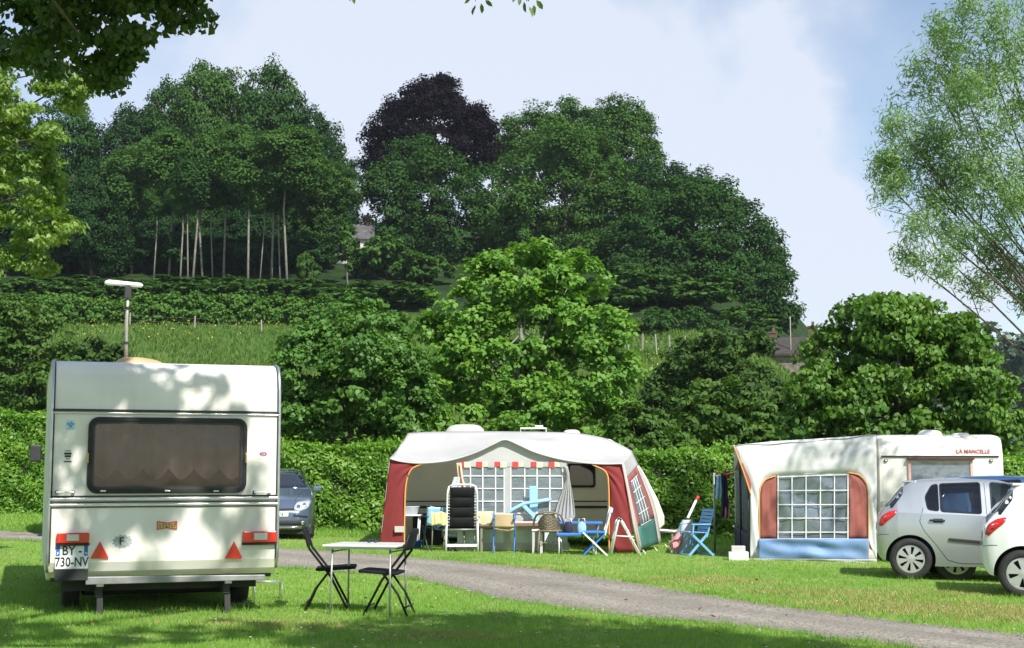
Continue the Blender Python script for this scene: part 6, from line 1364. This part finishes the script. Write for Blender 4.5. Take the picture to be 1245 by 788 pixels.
def sack(u, v):
    a_ = u * 2 * math.pi; r = .22 * (1 - .55 * v ** 2.2) * (1 + .06 * math.sin(a_ * 4 + v * 5)); return (r * math.cos(a_) + .06 * v, r * .7 * math.sin(a_), v * .62)
MB().sheet(sack, 26, 12).build('sack', 'board_grey', sk, True); MB().lathe([(.001, 0), (.05, .01), (.055, .05), (.02, .06)], 12, lambda a_, b_, h_: (a_ + .06, b_, h_ + .60)).build('neck', 'trim_dark', sk, True)
# washing on a line between hedge and right awning
la = at(868, 578, 27.4); lb = at(897, 572, 26.8)
ln = thing('washing_line', 'washing line between hedge and right awning', 'line', ((la.x + lb.x) / 2, (la.y + lb.y) / 2, tz(la.x, 27))); o = ln.location
MB().tube([la - o, (la + lb) / 2 - o + Vector((0, 0, -.03)), lb - o], .006, 5).build('cord', 'white_plastic', ln, True); MB().bar((la.x - o.x, la.y - o.y, 0), tuple(la - o + Vector((0, 0, .05))), .022).build('line_post', 'galvanised', ln, True)
def garment(nm, label, px, py0, py1, w0, w1, mat):
    Y = 27.1; a_ = at(px, py0, Y); h = (py1 - py0) * Y / FPX; t = thing(nm, label, 'laundry', a_)
    def fn(u, v): w = (w0 + (w1 - w0) * v) * Y / FPX; return ((u - .5) * w, .03 * math.sin(u * 11 + v * 3) + .02 * math.sin(v * 7), -v * h)
    MB().sheet(fn, 14, 14).build('cloth', mat, t, True, solid=.006); MB().box((0, -.02, .0), (.015, .03, .07)).build('peg', 'sticker_red', t); return t
garment('washing', 'light blue cloth hanging from the line beside the hedge', 874, 578, 607, 5, 8, 'laundry_blue'); garment('washing', 'dark navy cloth hanging on the washing line', 880.5, 576, 628, 7, 9, 'navy_cloth')
garment('washing', 'pink cloth hanging lowest on the washing line', 884, 605, 630, 6, 7, 'pink_cloth'); garment('washing', 'small red cloth hanging on the line nearest the right awning', 885, 573, 582, 6, 4, 'red_cloth')
# ---------------------------------------------------------------- right pitch: caravan end-on with awning to its left
c = at(1065, 571, 25.0); c.z = tz(c.x, 25.0); RW = 2.22
cr = thing('caravan', 'white caravan seen end on with a red script name and window behind the cars', 'caravan', (c.x + RW / 2 * math.cos(R(5.5)), 25.0 - RW / 2 * math.sin(R(5.5)), c.z), R(-5.5))
pc = on_plane(cr); zt = pc(1100, 529.5)[1]; zl = pc(1140, 555)[1]; W0 = pc(1107, 600); W1 = pc(1180, 560)
prof = [(.2, .34), (.05, .38), (0, .5), (0, zl), (.04, zl + .17), (.10, zt - .05), (.18, zt), (.4, zt + .02), (4.4, zt + .03), (4.7, zt - .1), (4.9, zt - .6), (4.9, .9), (4.6, .34)]
caravan_shell(cr, RW, prof, 2, (W0[0], W1[0], W0[1] - .12, W1[1]), 'caravan_white', bevel=.13, inner='caravan_cream', depth=.25)
wc = ((W0[0] + W1[0]) / 2, (W0[1] - .12 + W1[1]) / 2); ww, wh = W1[0] - W0[0], W1[1] - W0[1] + .12
m = MB(); ring(m, rrect(ww + .07, wh + .07, .03, 3, *wc), rrect(ww - .03, wh - .03, .02, 3, *wc), face_fn(), 0, .035); fr = m.build('window', 'piping_pink', cr, bevel=.006)
MB().prism(rrect(ww - .01, wh - .01, .02, 3, *wc), face_fn(), .006, .014).build('pane', 'clear_film', fr)
for k in (0, 1):
    xa = W0[0] + k * ww / 2
    MB().sheet(lambda u, v: (xa + u * ww / 2, .05 + .012 * math.sin(u * 30), W0[1] - .12 + v * wh), 40, 2).build('curtain', 'cream_cloth', fr, True)
MB().box((wc[0], -.05, wc[1] + wh / 2 + .03), (ww + .1, .08, .04)).build('window_awning_rail', 'brown_stripe', fr, bevel=.006)
MB().box((0, -.006, zl), (RW - .2, .03, .03)).build('rail', 'trim_dark', cr, bevel=.004)
for px in (1077, 1205):
    x, z = pc(px, 560); l_ = MB().box((x, -.015, z), (.06, .03, .045)).build('marker_lamp', 'trim_dark', cr, bevel=.006); MB().box((x, -.032, z), (.035, .01, .025)).build('lens', 'clear_lens', l_)
x0, z = pc(1161, 549); x1 = pc(1206, 549)[0]; q = on_plane(cr)
text('LA MANCELLE', .098, 'script_red', cr, Matrix.Translation(((x0 + x1) / 2, .010, z + .0)) @ Matrix.Rotation(R(-13), 4, 'X') @ FACE, xs=.93, ext=.006)
x, z = pc(1076, 612); MB().box((x, -.008, z), (.10, .014, .09)).build('service_hatch', 'board_grey', cr, bevel=.004)
for s in (-1, 1): w_ = wheel(cr, (s * .85, 2.3, .30), .30, .17, 5, .18, s); w_.rotation_euler = (0, 0, -math.pi / 2)
MB().box((0, 2.4, .30), (2.0, 4.2, .06)).build('floor_panel', 'chassis', cr)
for px0, px1, hh, y in ((1115, 1146, .10, 1.2), (1155, 1180, .07, 1.9)):
    a_, b_ = pc(px0, 531, y)[0], pc(px1, 531, y)[0]
    MB().sheet(lambda u, v: ((a_ + b_) / 2 + (b_ - a_) / 2 * (math.cos(v * math.pi / 2) ** .5 if v < 1 else 0) * math.cos(u * 6.2832), y + .25 * (math.cos(v * math.pi / 2) ** .5 if v < 1 else 0) * math.sin(u * 6.2832), zt + .0 + hh * math.sin(v * math.pi / 2) * 1.3), 22, 6).build('roof_vent', 'caravan_white', cr, True)
for s in (-1, 1): MB().bar((s * .8, .2, .34), (s * .85, .12, .02), .025).build('steady_leg', 'galvanised', cr)
ra = thing('awning', 'closed white awning with brick red window panels and blue skirt', 'awning', (c.x, 25.0, c.z), R(-5.5)); pa = on_plane(ra)
def Q(px, py, y=0.0): x, z = pa(px, py, y); return Vector((x, y, z))
def zig(pts, n): return [Vector(p) for p in resample([tuple(p) for p in pts], n)]
# side wall with an arched opening, built as a ring of cloth
arch = [(924, 656), (924, 600), (926, 590), (932, 583), (941, 579.5), (955, 578), (1000, 576), (1030, 575), (1044, 578), (1052, 587), (1055, 600), (1055, 656)]
outer = [(912, 681), (912, 600), (904, 575), (897, 558), (893, 545), (893, 541.5), (940, 536.5), (1000, 533), (1050, 529.5), (1065, 528.5), (1066, 560), (1066, 682)]
arP = zig([Q(*p) for p in arch], 90); ouP = zig([Q(*p) for p in outer], 90); m = MB(); nn_ = 6
vs_ = []
for k in range(nn_ + 1):
    for i in range(90):
        p = ouP[i].lerp(arP[i], k / nn_); p.y += .03 * math.sin(i * .35 + k) * math.sin(k / nn_ * math.pi) - .02 * math.sin(k / nn_ * math.pi); vs_.append(p)
m.add(vs_, [(k * 90 + i, k * 90 + i + 1, (k + 1) * 90 + i + 1, (k + 1) * 90 + i) for k in range(nn_) for i in range(89)])
m.add([ouP[0], arP[0], arP[-1], ouP[-1]], [(0, 1, 2, 3)]); m.build('side_wall', 'awning_side', ra, True, solid=.006)
def clothrect(nm, pts_l, pts_r, mat, par=ra, y=.0, wob=.012, nu=10, nv=16, solid=.005):
    A_ = zig([Q(*p, y) for p in pts_l], nv + 1); B_ = zig([Q(*p, y) for p in pts_r], nv + 1)
    def fn(u, v):
        k = min(int(v * nv), nv - 1); f = v * nv - k; p = A_[k].lerp(A_[k + 1], f).lerp(B_[k].lerp(B_[k + 1], f), u); p.y += wob * math.sin(u * math.pi) * (math.sin(v * 9 + u * 5) - .3) + wob * .6 * math.sin(u * 21 + v * 4) * math.sin(v * math.pi); return p
    return MB().sheet(fn, nu, nv).build(nm, mat, par, True, solid=solid)
clothrect('brick_panel', [(924.5, 655), (924.5, 600), (926.5, 590), (932.5, 583), (944, 579.4)], [(945, 655), (945, 635), (945, 615), (945, 597), (945, 579)], 'awning_brick', y=.012)
clothrect('brick_panel', [(1032, 655), (1032, 635), (1032, 615), (1032, 595), (1032, 575.5)], [(1054.5, 655), (1054.5, 600), (1051, 587), (1044, 579), (1034, 575.6)], 'awning_brick', y=.012)
clothrect('top_strip', [(944, 581), (944, 576.5)], [(1033, 578), (1033, 574)], 'awning_side', y=.010, nv=3)
clothrect('blue_skirt', [(922, 680), (922, 655)], [(1056, 681), (1056, 655)], 'awning_blue', y=-.06, wob=.03, nu=50, nv=10)
clothrect('white_hem', [(908, 684), (908, 679)], [(1066, 685), (1066, 680)], 'awning_white', y=-.075, wob=.03, nu=40, nv=4)
wn_ = clothrect('window', [(945, 656), (945, 579.5)], [(1032, 656), (1032, 576)], 'clear_film', y=.02, wob=.02, nu=30, nv=24)
cols = [946, 963, 980, 997.5, 1014.5, 1031]; rows = [(580, 577), (596.5, 596), (613.5, 613.5), (630, 630), (647, 647), (655, 655)]
for x in cols: MB().beam(Q(x, 656, -.016), Q(x, 578, -.016), .018, .008).build('window_bar', 'white_plastic', wn_)
for l_, r_2 in rows: MB().beam(Q(945, l_, -.022), Q(1032, r_2, -.022), .008, .016).build('window_bar', 'white_plastic', wn_)
piping('piping', [Q(x, y, -.012) for x, y in [(923.5, 681), (923.5, 640), (923.5, 602), (925, 592), (931.5, 583), (943, 578.8)]], .013, 'piping_orange', ra, 40)
piping('piping', [Q(x, y, -.012) for x, y in [(1030, 574.5), (1044, 577.5), (1052.5, 586), (1055.8, 600), (1056, 640), (1056, 682)]], .013, 'piping_orange', ra, 40)
piping('piping', [Q(x, y, -.03) for x, y in [(892.5, 543), (900, 563), (907, 583), (913, 602)]], .013, 'piping_orange', ra)
poly_panel('red_gusset', [Q(902, 563, -.014), Q(916.5, 563, -.014), Q(912.5, 598, -.014)], 'awning_brick', ra)
# roof and the front wall that runs away from us
r0 = pa(1064, 528.5); e0 = pa(892, 541.5)
def roof(u, v):
    p = Vector((r0[0], 0, r0[1])).lerp(Vector((e0[0] + .42 * u, 0, e0[1])), v); p.y = -.02 + u * 4.2; p.z += -.06 * math.sin(v * math.pi) * (.5 + .5 * math.sin(u * 9)) + .01 * math.sin(v * 23 + u * 3); return p
MB().sheet(roof, 24, 20).build('canopy', 'awning_white', ra, True, solid=.006)
MB().tube([Vector((e0[0] + .42 * k / 21, -.03 + k * .2, e0[1] - .01)) for k in range(22)], .02, 6).build('eave_hem', 'awning_white', ra, True)
fx = pa(911, 640)[0]; H0 = .02; zt2 = pa(905, 572)[1]
for k in range(2):
    y0, y1 = .05 + k * 2.05, 2.05 + k * 2.05
    MB().sheet(lambda u, v: (fx + .02 * math.sin(u * 9), y0 + (y1 - y0) * u, .5 + (zt2 - .55) * v), 10, 8).build('front_window', 'clear_film', ra, True, solid=.004)
    MB().sheet(lambda u, v: (fx + .03 * math.sin(u * 13), y0 + (y1 - y0) * u, -.02 + .52 * v), 14, 4).build('navy_skirt', 'awning_navy', ra, True, solid=.005)
    MB().tube([(fx - .01, y0, 0), (fx - .01, y0, zt2 + .1)], .025, 7).build('pole', 'trim_dark', ra, True)
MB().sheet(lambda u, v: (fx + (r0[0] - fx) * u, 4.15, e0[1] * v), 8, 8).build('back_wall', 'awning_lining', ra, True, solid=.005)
MB().sheet(lambda u, v: (e0[0] + .42 * u + (fx - e0[0] - .42 * u) * v, .02 + 4.1 * u, e0[1] - .02 - (e0[1] - zt2) * v), 10, 3).build('front_hood', 'brown_stripe', ra, True, solid=.004)
p = g_at(896, 24.9); wb = thing('white_box', 'low white box with a brown lid by the corner of the closed awning', 'box', p, R(-6)); MB().box((0, 0, .075), (.34, .28, .15)).build('box', 'white_plastic', wb, bevel=.01); MB().box((.0, .02, .20), (.24, .2, .10)).build('lid', 'board_grey', wb, bevel=.01)
# ---------------------------------------------------------------- near folding table and two black chairs
tp = hit(448, 746); ct = thing('camping_table', 'pale folding camping table on thin legs in the near grass', 'table', tp, R(-14)); TH = .70
MB().box((0, 0, TH), (.80, .60, .022)).build('tabletop', 'table_white', ct, bevel=.006); MB().box((0, 0, TH - .022), (.76, .56, .022)).build('frame', 'aluminium', ct)
for sx in (-1, 1):
    for sy in (-1, 1): MB().tube([(sx * .31, sy * .24, TH - .02), (sx * .32, sy * .26, 0)], .011, 8).build('leg', 'galvanised', ct, True)
    MB().bar((sx * .315, -.25, .2) if False else (sx * .31, -.24, TH - .06), (sx * .31, .24, TH - .06), .008).build('leg_brace', 'galvanised', ct, True)
q = Vector(tp) + Vector((.02, .12, TH + .012)); gl = thing('sunglasses', 'dark sunglasses lying on the near camping table', 'glasses', q, R(20))
for s in (-1, 1):
    MB().lathe([(.001, 0), (.028, .004), (.024, .010), (.001, .012)], 14, lambda a_, b_, h_: (s * .034 + a_, h_ - .006, .022 + b_ * .75)).build('lens', 'car_glass', gl, True); MB().tube([(s * .062, 0, .03), (s * .064, .07, .026), (s * .058, .12, .012)], .004, 5).build('temple', 'ink', gl, True)
MB().bar((-.01, 0, .03), (.01, 0, .03), .004).build('bridge', 'ink', gl)
def folding_chair(label, loc, rz):     # faces +X
    t = thing('folding_chair', label, 'chair', loc, rz, None); w = .20
    for s in (-1, 1):
        MB().tube([(-.30, s * w, .83), (-.24, s * w, .64), (-.02, s * w, .36), (.17, s * (w + .01), 0)], .013, 8).build('back_leg', 'black_steel', t, True)
        MB().tube([(-.02, s * (w - .03), .43), (-.18, s * (w - .03), .22), (-.28, s * (w - .02), 0)], .012, 8).build('front_leg', 'black_steel', t, True)
    MB().tube([(-.30, -w, .83), (-.315, -w * .6, .86), (-.315, w * .6, .86), (-.30, w, .83)], .013, 8).build('top_rail', 'black_steel', t, True)
    MB().bar((.15, -w, .09), (.15, w, .09), .009).build('stretcher', 'black_steel', t, True); MB().bar((-.26, -w, .09), (-.26, w, .09), .009).build('stretcher', 'black_steel', t, True)
    MB().sheet(lambda u, v: (-.305 + .055 * (1 - v) + .02 * math.sin(u * math.pi) * -1, (u - .5) * w * 2, .66 + .19 * v), 10, 6).build('backrest', 'black_mesh', t, True, solid=.02)
    MB().prism(rrect(.42, .40, .06, 5), lambda u, v, k: (u + .03, v, .43 + k + .02 * (u < 0) * -1), 0, .032).build('seat', 'black_mesh', t, bevel=.012); return t
folding_chair('black folding chair at the left end of the near camping table', hit(405, 741), R(4)); folding_chair('black folding chair at the right end of the near camping table leaning out', hit(467, 747), R(172))
# ---------------------------------------------------------------- air
hz = MB().box((0, 710, 34.25), (850, 1600, 71.5)); ho = hz.build('haze', None, None); ho.data.materials.clear()
hm = bpy.data.materials.new('haze'); hm.use_nodes = True; t = hm.node_tree; t.nodes.remove(t.nodes['Principled BSDF'])
pv = t.nodes.new('ShaderNodeVolumePrincipled'); pv.inputs['Color'].default_value = (0.80, 0.87, 0.97, 1); pv.inputs['Density'].default_value = 0.00016; pv.inputs['Anisotropy'].default_value = 0.2
t.links.new(pv.outputs[0], t.nodes['Material Output'].inputs['Volume']); ho.data.materials.append(hm)
tag(ho, 'thin pale summer haze in the air over the valley', 'haze', kind='stuff')
